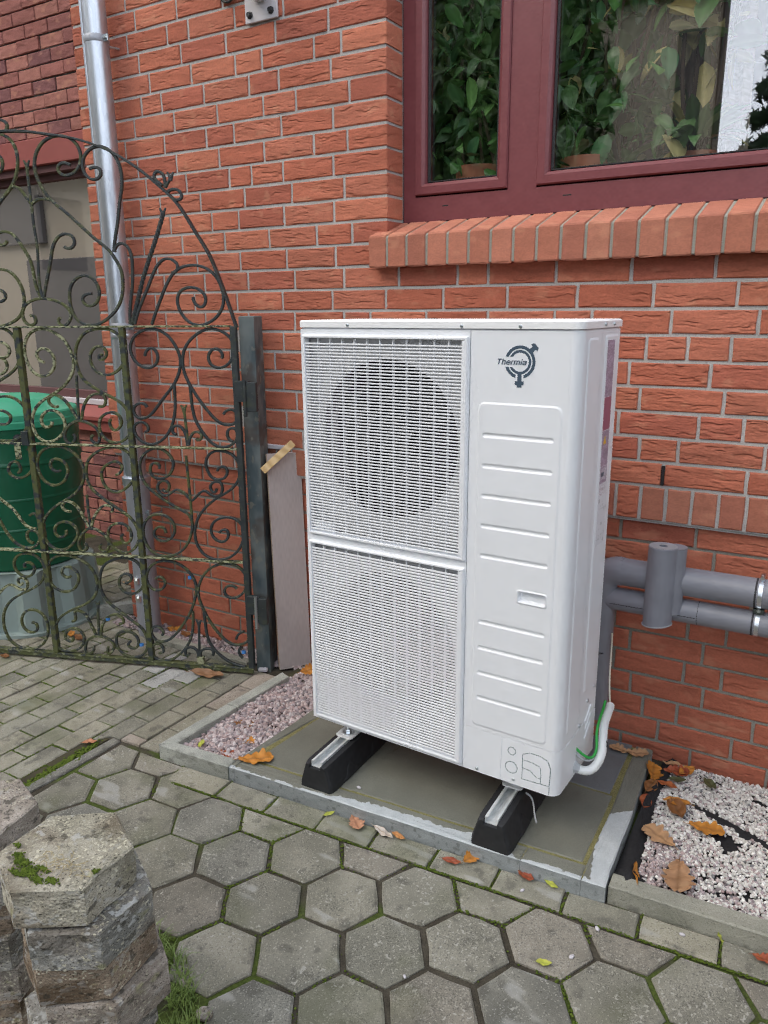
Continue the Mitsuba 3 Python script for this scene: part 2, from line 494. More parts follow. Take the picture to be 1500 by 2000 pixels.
def pine_col(p, n, uv):
    g = 0.5 + 0.5 * dr.sin(220 * (p.x * 0.5 + p.z * 0.6) + 6 * fbm(p.x * 20, p.y * 20, p.z * 20, 2))
    return mix((0.55, 0.37, 0.17), (0.70, 0.52, 0.28), g)


bsdf('pine', pine_col, 0.6)


def frame_col(p, n, uv):
    g = noise(p.x * 30, p.y * 120, p.z * 30) * 0.5 + 0.5 * noise(p.x * 120, p.y * 120, p.z * 120)
    return mix((0.145, 0.036, 0.042), (0.185, 0.052, 0.058), g)


bsdf('frame_pvc', frame_col, 0.38, spec=0.5, bump=lambda p, n, uv: 0.0004 * noise(p.x * 90, p.y * 300, p.z * 300))
bsdf('gasket', (0.012, 0.010, 0.011), 0.6)
scene['pane_glass'] = {'type': 'thindielectric', 'int_ior': 1.9}
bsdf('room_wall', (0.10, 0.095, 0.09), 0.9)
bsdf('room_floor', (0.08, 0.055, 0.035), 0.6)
bsdf('curtain', lambda p, n, uv: mi.Color3f(0.30, 0.255, 0.20) * (0.85 + 0.3 * noise(p.x * 90, p.z * 200)), 0.9)
bsdf('terracotta', lambda p, n, uv: mix((0.40, 0.15, 0.085), (0.48, 0.20, 0.12), fbm(p.x * 30, p.y * 30, p.z * 30, 2)), 0.8)
bsdf('dark_wood', (0.03, 0.024, 0.022), 0.5)
scene['house_leaf'] = {'type': 'twosided', 'bsdf': {'type': 'principled', 'base_color': {'type': 'mesh_attribute', 'name': 'vertex_color'}, 'roughness': 0.42, 'specular': 0.5}}
scene['dry_leaf'] = {'type': 'twosided', 'bsdf': {'type': 'principled', 'base_color': {'type': 'mesh_attribute', 'name': 'vertex_color'}, 'roughness': 0.6, 'specular': 0.35}}
scene['stone_vc'] = {'type': 'twosided', 'bsdf': {'type': 'principled', 'base_color': {'type': 'mesh_attribute', 'name': 'vertex_color'}, 'roughness': 0.8, 'specular': 0.3}}
bsdf('barrel_green', lambda p, n, uv: mix((0.005, 0.080, 0.038), (0.008, 0.115, 0.055), fbm(p.x * 6, p.y * 6, p.z * 6, 3)), 0.35, bump=lambda p, n, uv: 0.0005 * noise(p.x * 160, p.y * 160, p.z * 160))
bsdf('lid_green', lambda p, n, uv: mix((0.030, 0.285, 0.155), (0.05, 0.34, 0.20), fbm(p.x * 7, p.y * 7, p.z * 7, 3)), 0.35)
bsdf('stand_plastic', lambda p, n, uv: mix((0.215, 0.275, 0.258), (0.29, 0.355, 0.335), fbm(p.x * 8, p.y * 8, p.z * 4, 3)), 0.55)
bsdf('red_paint', lambda p, n, uv: mix((0.23, 0.052, 0.045), (0.29, 0.075, 0.062), fbm(p.x * 4, p.y * 4, p.z * 8, 3)), 0.6)
bsdf('soffit', (0.11, 0.05, 0.05), 0.8)
bsdf('beige_panel', lambda p, n, uv: mix((0.34, 0.295, 0.235), (0.39, 0.345, 0.28), fbm(p.x * 2, p.y * 2, p.z * 2, 2)), 0.6)
bsdf('grey_panel', lambda p, n, uv: mi.Color3f(0.095, 0.090, 0.095) * (0.85 + 0.3 * fbm(p.x * 3, p.y * 3, p.z * 1.0, 2)), 0.5)
bsdf('sill_white', (0.50, 0.48, 0.50), 0.5)


def foam_col(p, n, uv):
    return mi.Color3f(0.205, 0.210, 0.240) * (0.88 + 0.24 * fbm(p.x * 14, p.y * 14, p.z * 14, 3))


bsdf('foam', foam_col, 0.36, bump=lambda p, n, uv: 0.0010 * fbm(p.x * 120, p.y * 120, p.z * 120, 2), spec=0.5)
bsdf('foam_end', (0.27, 0.27, 0.285), 0.7)
bsdf('foam_seam', (0.03, 0.03, 0.035), 0.7)
bsdf('conduit_white', (0.76, 0.775, 0.77), 0.4)
bsdf('wire_green', (0.03, 0.36, 0.06), 0.4)
bsdf('wire_grey', (0.42, 0.44, 0.46), 0.4)
bsdf('wire_cream', (0.60, 0.56, 0.46), 0.5)
bsdf('strap_black', (0.015, 0.015, 0.016), 0.5)
bsdf('fleece', lambda p, n, uv: mi.Color3f(0.013, 0.013, 0.015) * (0.7 + 0.6 * noise(p.x * 200, p.y * 200, p.z * 200)), 0.9)
bsdf('render_beige', (0.42, 0.36, 0.28), 0.9)
bsdf('roof_tile', (0.09, 0.045, 0.035), 0.8)
bsdf('bark', (0.07, 0.05, 0.035), 0.9)
bsdf('grass_blade', lambda p, n, uv: mix((0.085, 0.145, 0.028), (0.22, 0.30, 0.075), noise(p.x * 70, p.y * 70, p.z * 10)), 0.6)
bsdf('straw', (0.32, 0.25, 0.12), 0.7)
# ------------------------------------------------------------------ measured layout (metres)
GATE_ARCH = [(1.091,2.319),(0.95,2.322),(0.835,2.317),(0.724,2.3),(0.614,2.279),(0.528,2.251),(0.464,2.224),(0.402,2.188),(0.34,2.146),(0.279,2.096),(0.218,2.041),(0.169,1.973),(0.131,1.909),(0.092,1.846),(0.054,1.757),(0.017,1.648),(-0.014,1.547)]
GATE_BARS = {'bar1': [(0.972, 1.547), (1.0, 0.047)], 'bar2': [(0.482, 1.542), (0.501, 0.043)]}
GATE_SPEARS = [
    [(0.847,2.191),(0.848,2.107),(0.847,2.042),(0.847,1.956),(0.843,1.895),(0.845,1.841),(0.845,1.673)],
    [(0.27,1.992),(0.34,1.831),(0.378,1.746),(0.418,1.638),(0.447,1.561)],
    [(0.242,1.21),(0.238,1.137),(0.233,1.055)],
    [(0.727,1.349),(0.738,1.156)],
    [(0.248,1.011),(0.245,0.891),(0.242,0.762),(0.243,0.714)],
    [(0.738,0.819),(0.74,0.74),(0.736,0.664)],
    [(0.246,0.233),(0.255,0.057)],
    [(0.744,0.291),(0.755,0.139)],
    [(0.251,2.088),(0.226,2.123)]]
GATE_SCROLLS = [
    [(0.959,2.364),(0.929,2.361),(0.914,2.343),(0.922,2.327),(0.942,2.324)],
    [(0.996,2.325),(0.952,2.313),(0.915,2.296),(0.89,2.257),(0.886,2.212),(0.897,2.167),(0.921,2.123),(0.955,2.088),(0.99,2.056),(1.027,2.021)],
    [(1.003,2.178),(0.981,2.17),(0.961,2.186),(0.956,2.208),(0.964,2.228),(0.986,2.238)],
    [(0.654,2.185),(0.673,2.194),(0.698,2.19),(0.71,2.173),(0.697,2.153),(0.667,2.148),(0.636,2.159),(0.614,2.182),(0.604,2.213),(0.611,2.25),(0.643,2.283),(0.69,2.295),(0.741,2.287),(0.782,2.259),(0.806,2.221),(0.813,2.171),(0.794,2.112),(0.755,2.058),(0.699,2.011),(0.63,1.95),(0.567,1.896),(0.515,1.852),(0.492,1.818),(0.474,1.781),(0.47,1.734),(0.479,1.679),(0.503,1.632),(0.547,1.591),(0.605,1.563),(0.66,1.563),(0.697,1.585),(0.716,1.627),(0.719,1.675),(0.709,1.716),(0.677,1.75),(0.637,1.76),(0.6,1.742),(0.582,1.708),(0.584,1.674),(0.603,1.647),(0.631,1.638),(0.654,1.649),(0.659,1.67),(0.639,1.685),(0.616,1.687)],
    [(0.571,2.168),(0.55,2.173),(0.526,2.165),(0.524,2.146),(0.545,2.129),(0.575,2.133),(0.595,2.156),(0.6,2.188),(0.583,2.222),(0.551,2.244),(0.506,2.247),(0.471,2.227),(0.445,2.191),(0.435,2.15),(0.436,2.106),(0.452,2.042),(0.469,1.965),(0.487,1.901),(0.498,1.849)],
    [(0.494,1.851),(0.482,1.875),(0.459,1.883),(0.437,1.87),(0.423,1.84),(0.422,1.793),(0.427,1.733),(0.44,1.665),(0.453,1.562)],
    [(0.433,1.562),(0.404,1.631),(0.367,1.698),(0.335,1.758),(0.305,1.801),(0.27,1.82),(0.237,1.81),(0.223,1.788),(0.232,1.77),(0.25,1.766)],
    [(0.357,1.561),(0.338,1.603),(0.301,1.677),(0.266,1.737),(0.225,1.777),(0.172,1.792),(0.114,1.785),(0.065,1.751),(0.04,1.701),(0.036,1.648),(0.059,1.601),(0.104,1.568),(0.153,1.558),(0.196,1.575),(0.227,1.616),(0.235,1.657),(0.221,1.69),(0.186,1.706),(0.146,1.702),(0.116,1.677),(0.113,1.649),(0.133,1.629),(0.154,1.638),(0.165,1.669)],
    [(0.252,2.087),(0.252,2.118),(0.264,2.142),(0.285,2.146),(0.296,2.129),(0.285,2.112),(0.264,2.095)],
    [(0.241,2.071),(0.215,2.08),(0.189,2.067),(0.187,2.047),(0.207,2.04),(0.228,2.051)],
    [(0.934,2.112),(0.896,2.106),(0.869,2.075),(0.848,2.047)],
    [(0.844,2.042),(0.821,2.059),(0.785,2.063),(0.759,2.057)],
    [(1.029,1.906),(1.004,1.887),(0.979,1.904)],
    [(1.025,1.93),(0.991,1.941),(0.96,1.935),(0.932,1.911),(0.906,1.87),(0.888,1.839),(0.875,1.781),(0.853,1.677)],
    [(0.718,1.875),(0.692,1.869),(0.672,1.885),(0.673,1.908),(0.702,1.925),(0.738,1.916),(0.769,1.88),(0.783,1.84),(0.803,1.779),(0.838,1.677)],
    [(0.913,1.6),(0.892,1.593),(0.89,1.575),(0.915,1.561),(0.94,1.573),(0.949,1.607),(0.937,1.637),(0.903,1.66),(0.846,1.67),(0.783,1.659),(0.738,1.634),(0.722,1.606),(0.734,1.574),(0.76,1.558),(0.781,1.567),(0.774,1.591)],
    [(1.046,1.79),(1.022,1.791),(0.983,1.779),(0.948,1.74),(0.933,1.691),(0.938,1.643),(0.962,1.6),(1.014,1.569),(1.065,1.557),(1.09,1.558)],
    [(1.058,1.71),(1.033,1.703),(1.019,1.685),(1.033,1.664),(1.062,1.663)],
    [(1.084,1.545),(1.027,1.536),(1.002,1.508),(0.988,1.45),(0.996,1.406),(1.031,1.365),(1.1,1.325),(1.128,1.309)],
    [(1.093,1.486),(1.052,1.482),(1.034,1.457),(1.051,1.428),(1.085,1.424),(1.101,1.427)],
    [(1.103,1.417),(1.062,1.411),(1.056,1.384),(1.087,1.354),(1.113,1.35)],
    [(0.874,1.405),(0.899,1.419),(0.904,1.445),(0.882,1.461),(0.848,1.456),(0.825,1.423),(0.829,1.385),(0.864,1.35),(0.907,1.348),(0.942,1.377),(0.96,1.427),(0.957,1.479),(0.93,1.522),(0.887,1.543),(0.831,1.539),(0.785,1.514),(0.754,1.479),(0.736,1.429),(0.738,1.378),(0.768,1.327),(0.823,1.282),(0.894,1.244),(0.941,1.206),(0.964,1.161),(0.963,1.107),(0.934,1.066),(0.885,1.059),(0.84,1.08),(0.81,1.118),(0.81,1.156),(0.835,1.188),(0.875,1.196),(0.909,1.178),(0.921,1.15),(0.911,1.125),(0.885,1.124),(0.869,1.146)],
    [(0.595,1.435),(0.612,1.429),(0.609,1.417),(0.589,1.422),(0.575,1.442),(0.587,1.467),(0.617,1.47),(0.644,1.45),(0.653,1.415),(0.641,1.379),(0.604,1.354),(0.556,1.358),(0.513,1.387),(0.489,1.429),(0.486,1.472),(0.508,1.514),(0.552,1.541),(0.607,1.544),(0.664,1.528),(0.705,1.486),(0.72,1.443),(0.72,1.393),(0.702,1.342),(0.65,1.299),(0.582,1.263),(0.529,1.233),(0.497,1.191),(0.49,1.139),(0.507,1.095),(0.554,1.063),(0.603,1.066),(0.633,1.092),(0.643,1.129),(0.631,1.167),(0.598,1.189),(0.558,1.189),(0.536,1.161),(0.548,1.127),(0.573,1.115),(0.59,1.134),(0.585,1.162)],
    [(0.399,1.432),(0.39,1.454),(0.365,1.465),(0.345,1.446),(0.347,1.409),(0.381,1.384),(0.426,1.394),(0.456,1.429),(0.462,1.472),(0.438,1.514),(0.389,1.54),(0.336,1.54),(0.292,1.517),(0.258,1.472),(0.242,1.423),(0.251,1.367),(0.278,1.317),(0.329,1.259),(0.373,1.208),(0.415,1.174),(0.454,1.171),(0.472,1.192),(0.469,1.216),(0.448,1.232),(0.418,1.229),(0.41,1.217)],
    [(0.058,1.424),(0.059,1.45),(0.081,1.463),(0.106,1.451),(0.116,1.424),(0.103,1.396),(0.068,1.386),(0.025,1.407),(0.004,1.452),(0.012,1.5),(0.051,1.532),(0.109,1.542),(0.163,1.52),(0.208,1.479),(0.231,1.423),(0.228,1.367),(0.209,1.318),(0.175,1.261),(0.133,1.204),(0.09,1.162),(0.052,1.148),(0.015,1.159),(0.004,1.191),(0.022,1.212),(0.049,1.209),(0.065,1.193)],
    [(0.278,1.321),(0.279,1.245),(0.29,1.173),(0.318,1.113),(0.361,1.072),(0.41,1.057),(0.449,1.07),(0.476,1.103),(0.477,1.132),(0.456,1.151),(0.426,1.148),(0.412,1.126),(0.428,1.111)],
    [(0.207,1.311),(0.204,1.232),(0.19,1.16),(0.155,1.102),(0.112,1.061),(0.066,1.054),(0.027,1.072),(0.007,1.105),(0.019,1.133),(0.044,1.13),(0.052,1.097),(0.03,1.079)],
    [(0.284,1.103),(0.301,1.115),(0.294,1.136),(0.269,1.139),(0.244,1.108),(0.237,1.055)],
    [(0.195,1.088),(0.184,1.08),(0.169,1.102),(0.189,1.116),(0.216,1.101),(0.23,1.056)],
    [(0.831,1.215),(0.862,1.219),(0.874,1.241),(0.85,1.263),(0.81,1.253),(0.781,1.224),(0.753,1.179),(0.734,1.153)],
    [(0.635,1.218),(0.603,1.232),(0.606,1.261),(0.645,1.271),(0.688,1.247),(0.713,1.202),(0.725,1.156)],
    [(0.772,1.093),(0.766,1.072),(0.794,1.05),(0.815,1.073),(0.806,1.111),(0.775,1.14),(0.732,1.153),(0.692,1.143),(0.658,1.121),(0.647,1.091),(0.661,1.055),(0.683,1.064),(0.678,1.091)],
    [(1.129,1.249),(1.094,1.255),(1.06,1.253),(1.021,1.235),(0.992,1.198),(0.991,1.145),(1.016,1.091),(1.071,1.059),(1.14,1.057),(1.157,1.058)],
    [(1.138,1.187),(1.087,1.183),(1.071,1.163),(1.086,1.137),(1.129,1.131),(1.146,1.132)],
    [(1.071,0.909),(1.055,0.935),(1.075,0.961),(1.107,0.949),(1.115,0.911),(1.087,0.888),(1.034,0.896),(0.997,0.928),(0.985,0.976),(1.008,1.022)],
    [(0.855,0.929),(0.881,0.924),(0.902,0.943),(0.895,0.971),(0.862,0.979),(0.826,0.957),(0.824,0.91),(0.859,0.869),(0.911,0.86),(0.952,0.891),(0.968,0.945),(0.952,0.998),(0.905,1.03),(0.846,1.036),(0.79,1.016),(0.753,0.975),(0.74,0.921),(0.758,0.866),(0.806,0.817),(0.879,0.774),(0.936,0.732),(0.969,0.69),(0.983,0.641),(0.964,0.584),(0.924,0.555),(0.871,0.56),(0.828,0.595),(0.805,0.641),(0.823,0.675),(0.864,0.689),(0.907,0.672),(0.92,0.639),(0.903,0.616),(0.874,0.621),(0.862,0.649)],
    [(0.586,0.916),(0.563,0.93),(0.554,0.957),(0.576,0.975),(0.614,0.967),(0.648,0.939),(0.655,0.892),(0.626,0.847),(0.586,0.838),(0.534,0.866),(0.496,0.913),(0.493,0.967),(0.519,1.018),(0.565,1.039),(0.623,1.034),(0.683,1.007),(0.719,0.968),(0.73,0.913),(0.717,0.859),(0.671,0.814),(0.617,0.777),(0.572,0.749),(0.536,0.721),(0.509,0.678),(0.503,0.631),(0.529,0.581),(0.573,0.556),(0.614,0.565),(0.645,0.592),(0.655,0.64),(0.639,0.675),(0.601,0.693),(0.56,0.684),(0.539,0.649),(0.551,0.611),(0.573,0.601),(0.589,0.619),(0.58,0.642)],
    [(0.376,0.951),(0.382,0.972),(0.404,0.973),(0.42,0.95),(0.41,0.916),(0.368,0.907),(0.325,0.934),(0.31,0.98),(0.334,1.022),(0.38,1.04),(0.429,1.024),(0.459,0.99),(0.468,0.937),(0.451,0.884),(0.406,0.839),(0.353,0.803),(0.291,0.769),(0.254,0.745),(0.242,0.706),(0.251,0.659),(0.28,0.602),(0.332,0.561),(0.391,0.55),(0.447,0.57),(0.475,0.616),(0.479,0.672),(0.456,0.719),(0.415,0.742),(0.366,0.738),(0.332,0.706),(0.33,0.663),(0.363,0.626),(0.405,0.624),(0.427,0.646),(0.415,0.679),(0.387,0.684),(0.371,0.659)],
    [(0.108,0.948),(0.095,0.966),(0.07,0.964),(0.066,0.936),(0.091,0.913),(0.128,0.915),(0.153,0.947),(0.158,0.99),(0.13,1.028),(0.083,1.036),(0.032,1.017),(0.007,0.974),(0.015,0.914),(0.055,0.867),(0.12,0.827),(0.178,0.78),(0.214,0.731),(0.232,0.675),(0.226,0.613),(0.194,0.567),(0.139,0.547),(0.082,0.558),(0.032,0.599),(0.006,0.662),(0.011,0.709),(0.041,0.737),(0.094,0.742),(0.141,0.718),(0.156,0.679),(0.139,0.642),(0.102,0.632),(0.077,0.659),(0.083,0.684),(0.106,0.683),(0.117,0.671)],
    [(0.37,0.86),(0.353,0.849),(0.337,0.869),(0.346,0.894),(0.38,0.89),(0.392,0.857),(0.366,0.831),(0.333,0.842),(0.308,0.857),(0.269,0.844),(0.242,0.813)],
    [(0.117,0.869),(0.132,0.853),(0.146,0.875),(0.131,0.897),(0.101,0.9),(0.091,0.87),(0.107,0.84),(0.142,0.841),(0.173,0.858),(0.202,0.843),(0.235,0.813)],
    [(0.828,0.74),(0.853,0.743),(0.868,0.759),(0.851,0.782),(0.81,0.777),(0.781,0.742),(0.76,0.699),(0.739,0.664)],
    [(0.733,0.664),(0.714,0.717),(0.686,0.754),(0.651,0.775),(0.622,0.767),(0.625,0.745)],
    [(0.775,0.589),(0.767,0.567),(0.794,0.553),(0.806,0.584),(0.783,0.634),(0.735,0.664),(0.69,0.648),(0.658,0.615),(0.657,0.579),(0.681,0.556),(0.701,0.569),(0.691,0.589)],
    [(1.197,0.798),(1.181,0.785),(1.111,0.726),(1.067,0.665),(1.016,0.65)],
    [(1.038,0.711),(1.015,0.721),(0.999,0.703)],
    [(1.21,0.712),(1.194,0.672),(1.17,0.624),(1.132,0.577),(1.082,0.555),(1.037,0.561),(1.007,0.59),(1.006,0.625),(1.035,0.641),(1.064,0.625),(1.063,0.594),(1.038,0.579)],
    [(1.097,0.454),(1.101,0.47),(1.075,0.482),(1.051,0.463),(1.06,0.43),(1.102,0.411),(1.142,0.432),(1.154,0.474),(1.133,0.509),(1.086,0.526),(1.034,0.517),(1,0.474),(1.003,0.423),(1.035,0.379),(1.094,0.342),(1.172,0.302),(1.224,0.255),(1.252,0.192),(1.252,0.13),(1.224,0.07),(1.164,0.04),(1.099,0.045),(1.046,0.083),(1.019,0.147),(1.027,0.208),(1.067,0.242),(1.116,0.239),(1.15,0.203),(1.15,0.155),(1.119,0.128),(1.081,0.14),(1.075,0.165),(1.099,0.179)],
    [(1.273,0.296),(1.219,0.351),(1.181,0.364),(1.147,0.347),(1.111,0.346),(1.096,0.376),(1.113,0.403),(1.143,0.394),(1.142,0.37),(1.121,0.378)],
    [(0.866,0.427),(0.893,0.421),(0.91,0.442),(0.894,0.467),(0.857,0.468),(0.827,0.438),(0.838,0.387),(0.879,0.352),(0.931,0.352),(0.973,0.383),(0.985,0.441),(0.967,0.491),(0.919,0.523),(0.858,0.526),(0.792,0.502),(0.747,0.455),(0.735,0.397),(0.754,0.337),(0.808,0.291),(0.882,0.257),(0.948,0.213),(0.982,0.159),(0.989,0.105),(0.97,0.056),(0.917,0.046),(0.863,0.064),(0.835,0.108),(0.844,0.149),(0.885,0.164),(0.921,0.144),(0.93,0.11),(0.904,0.096),(0.892,0.12)],
    [(0.592,0.412),(0.567,0.42),(0.559,0.439),(0.583,0.455),(0.613,0.438),(0.622,0.396),(0.593,0.362),(0.543,0.365),(0.505,0.403),(0.499,0.469),(0.527,0.515),(0.576,0.532),(0.636,0.521),(0.688,0.491),(0.715,0.44),(0.719,0.373),(0.692,0.316),(0.636,0.269),(0.572,0.222),(0.526,0.183),(0.509,0.133),(0.518,0.082),(0.564,0.044),(0.616,0.044),(0.655,0.07),(0.668,0.112),(0.655,0.155),(0.619,0.17),(0.572,0.158),(0.554,0.121),(0.577,0.086),(0.605,0.093),(0.594,0.12)],
    [(0.438,0.44),(0.413,0.448),(0.395,0.426),(0.41,0.394),(0.455,0.387),(0.48,0.413),(0.48,0.462),(0.453,0.503),(0.401,0.526),(0.335,0.521),(0.281,0.488),(0.246,0.419),(0.256,0.353),(0.289,0.276),(0.345,0.196),(0.409,0.138),(0.461,0.134),(0.482,0.161),(0.479,0.193),(0.446,0.204),(0.426,0.184),(0.432,0.163)],
    [(0.052,0.414),(0.074,0.428),(0.101,0.42),(0.111,0.392),(0.093,0.373),(0.044,0.38),(0.007,0.425),(0.008,0.481),(0.044,0.521),(0.107,0.53),(0.174,0.502),(0.221,0.445),(0.238,0.378),(0.222,0.314),(0.191,0.249),(0.146,0.186),(0.091,0.145),(0.042,0.148),(0.008,0.175)],
    [(0.069,0.171),(0.055,0.197),(0.03,0.211)],
    [(0.049,0.134),(0.06,0.108),(0.042,0.08)],
    [(0.271,0.294),(0.277,0.21),(0.299,0.14),(0.346,0.079),(0.409,0.039),(0.46,0.039),(0.491,0.065),(0.487,0.103),(0.453,0.118),(0.431,0.096),(0.456,0.07)],
    [(0.217,0.289),(0.213,0.214),(0.197,0.14),(0.153,0.086),(0.089,0.048),(0.032,0.038)],
    [(0.302,0.08),(0.32,0.072),(0.317,0.103),(0.291,0.114),(0.263,0.065)],
    [(0.188,0.081),(0.19,0.109),(0.217,0.113),(0.246,0.066)],
    [(0.887,0.2),(0.867,0.236),(0.865,0.253),(0.823,0.248),(0.799,0.215),(0.78,0.165),(0.768,0.138)],
    [(0.643,0.205),(0.62,0.219),(0.639,0.246),(0.68,0.245),(0.719,0.212),(0.744,0.139)],
    [(0.792,0.081),(0.795,0.054),(0.826,0.04),(0.83,0.082),(0.809,0.115),(0.76,0.134),(0.706,0.122),(0.682,0.094),(0.712,0.048),(0.713,0.083)]]
WALL_JOINTS = {15: [-1.545], 14: [-1.493, -1.247], 13: [-1.551, -1.31, -1.189, -0.938, -0.696], 12: [-1.489, -1.238, -0.99, -0.738, -0.49], 11: [-1.673, -1.433, -1.188, -0.947, -0.81, -0.559, -0.435], 10: [-1.494, -1.371, -1.124, -0.881, -0.731, -0.484], 9: [-1.547, -1.304, -1.057, -0.813, -0.651, -0.403], 8: [-1.617, -1.371, -1.125, -0.972, -0.727, -0.479], 7: [-1.548, -1.306, -1.06, -0.818, -0.571, -0.415], 6: [-1.503, -1.256, -1.01, -0.89, -0.726, -0.482], 5: [-1.549, -1.425, -1.18, -0.932, -0.686, -0.433], 4: [-1.617, -1.37, -1.122, -0.971, -0.729, -0.483], 3: [-1.55, -1.306, -1.055, -0.811, -0.569, -0.401], 2: [-0.724, -0.481], 1: [-0.686, -0.443, -0.193, 0.054, 0.175, 0.425, 0.677, 0.932], 0: [-0.753, -0.501, -0.251, -0.003, 0.25, 0.502, 0.752], -1: [-0.694, -0.446, -0.322, -0.074, 0.177, 0.426, 0.556, 0.813, 1.069], -2: [-0.758, 0.871, 0.999], -3: [-0.809, 0.692, 0.946], -4: [0.733, 0.994], -5: [-0.699, 0.668, 0.926, 1.06], -6: [-0.758, 0.744, 0.87, 1.129], -7: [0.828, 1.086]}


def in_view(p, margin=60):
    """whether a point falls in the photograph's frame: which bricks are entries of their own, which are joined"""
    d = np.asarray(p, float) - CAM
    z = d @ FWD
    if z < 0.1: return False
    r = np.cross(FWD, UP)
    x, y = 1510.06 * (d @ r) / z, 1510.06 * (d @ UP) / z
    return abs(x) < 750 + margin and abs(y) < 1000 + margin


# ------------------------------------------------------------------ the ground
scene['ground'] = ply(bx(-60, 60, -60, 60, -0.4, -0.034), 'earth')
lab('ground', kind='structure')
scene['paving'] = ply(bx(-6, 3.2, -3.4, 1.4, -0.033, -0.009), 'joint_soil')
lab('paving', kind='structure')


def y_kerb(x): return -0.842 + 0.0702 * x      # front of the kerbs and of the plinth
def y_strip(x): return -0.945 + 0.0722 * x     # front of the strip of small pavers


prs = np.random.default_rng(21)


def paver(poly, mats, name='paving__paver', bevel=0.006, sub=2, dz=0.002):
    poly = poly.buffer(0)
    if poly.area < 0.0015 or poly.geom_type != 'Polygon': return
    P = np.array(poly.exterior.coords)[:-1]
    if Polygon(P).exterior.is_ccw is False: P = P[::-1]
    m = prism_poly(P, -0.02, 0.0, bevel, 0.0014, sub, prs)
    ax, ay = prs.normal(0, 0.006, 2)
    c = P.mean(0)
    m.vertices[:, 2] += (m.vertices[:, 0] - c[0]) * ax + (m.vertices[:, 1] - c[1]) * ay + prs.normal(0, dz) * 0.5
    put(name, m, mats[prs.integers(len(mats))])


# hexagonal pavers
HS, HT, HO = 0.12625, 0.06692, np.array([0.27072, -1.14321])
hexreg = Polygon([(-0.915, -0.905), (-0.70, y_kerb(-0.70) - 0.012), (-0.585, y_kerb(-0.585) - 0.012), (-0.60, y_strip(-0.6) - 0.004),
                  (2.2, y_strip(2.2) - 0.012), (2.2, -2.9), (-1.05, -2.9), (-0.915, -1.3)])
grass_gap = Polygon([(-0.42, -1.30), (0.02, -1.50), (0.125, -1.56), (0.26, -1.70), (0.30, -2.3), (-0.9, -2.3), (-0.9, -1.50)])
for i in range(-12, 14):
    for j in range(-12, 13):
        c = np.array([1.5 * HS * i, math.sqrt(3) * HS * (j + 0.5 * (i % 2))])
        R2 = np.array([[math.cos(HT), -math.sin(HT)], [math.sin(HT), math.cos(HT)]])
        ctr = R2 @ c + HO
        r = HS - 0.0085 + prs.normal(0, 0.0012)
        ang = HT + prs.normal(0, 0.012)
        P = np.array([ctr + prs.normal(0, .0015, 2) + r * np.array([math.cos(ang + k * math.pi / 3), math.sin(ang + k * math.pi / 3)]) for k in range(6)])
        poly = Polygon(P)
        if not hexreg.intersects(poly): continue
        q = poly if hexreg.contains(poly) else poly.intersection(hexreg)
        if grass_gap.contains(Point(ctr)): continue
        if q.geom_type == 'Polygon' and q.area > 0.004: paver(q, ['paver_0', 'paver_0', 'paver_1', 'paver_1', 'paver_2', 'paver_3', 'paver_4', 'paver_5'], bevel=0.006)
# the strip of small pavers along the kerb
xs = [-0.60, -0.38, -0.18, 0.02, 0.215, 0.419, 0.615, 0.817, 1.021, 1.223, 1.423, 1.623, 1.823, 2.02]
for a, b in zip(xs[:-1], xs[1:]):
    a, b = a + 0.005, b - 0.005
    P = [(a + .006, y_strip(a) + 0.006), (b + .006, y_strip(b) + 0.006), (b - .002, y_kerb(b) - 0.007), (a - .002, y_kerb(a) - 0.007)]
    paver(Polygon(P), ['paving_brick_0', 'paver_0', 'paving_brick_1'], name='paving__strip_paver', bevel=0.004)
# rectangular paving bricks by the gate
brickreg = unary_union([Polygon([(-3.6, 0.95), (-3.6, -1.9), (-1.055, -1.9), (-1.05, -1.05), (-1.0, -0.885), (-0.735, -0.868), (-0.705, -0.16), (-0.98, -0.16), (-1.58, -0.17), (-1.93, 0.0), (-1.93, 0.95)])])
for k in range(-23, 7):
    x0 = -1.346 + 0.1 * k
    for m in range(-7, 8):
        y0 = -0.624 + 0.2085 * m + (0.104 if k % 2 else 0)
        q = sbox(x0 + .0035, y0 + .0035, x0 + .0965, y0 + .205)
        if q.distance(Point(-1.4, -0.6)) > 1.7: continue
        if not brickreg.contains(q): q = q.intersection(brickreg)
        if q.area < 0.003: continue
        mats = ['paving_brick_0', 'paving_brick_0', 'paving_brick_1', 'paving_brick_1']
        if k > 2: mats += ['paving_brick_2', 'paving_brick_2']
        c = (x0 + .05, y0 + .1)
        if min(math.hypot(c[0] + 1.2, c[1] + .44), math.hypot(c[0] + 1.10, c[1] + .31), math.hypot(c[0] + 1.3, c[1] + .32)) < 0.06: mats = ['paving_brick_3']
        paver(q, mats, name='paving__brick', bevel=0.003, sub=1, dz=0.003)
# narrow edging between the two pavings
kb = []
for a, b in ((-0.89, -1.45), (-1.46, -2.2)):
    f = lambda y: -0.955 + 0.028 * (y + 0.9)
    k = thing('edging_stone', 'narrow grey concrete edging between brick and hexagon paving' if a > -1 else 'narrow edging stone hidden behind the paver stacks', 'edging stone')
    scene[k] = ply(prism_poly([(f(b) - .022, b), (f(b) + .020, b), (f(a) + .020, a), (f(a) - .022, a)], -0.03, 0.002, 0.006, 0.0015, 6, prs), 'paver_3')
put('moss_strip', bx(-1.052, -0.99, -1.5, -0.90, -0.02, -0.004), 'earth')
lab('moss_strip', kind='structure')


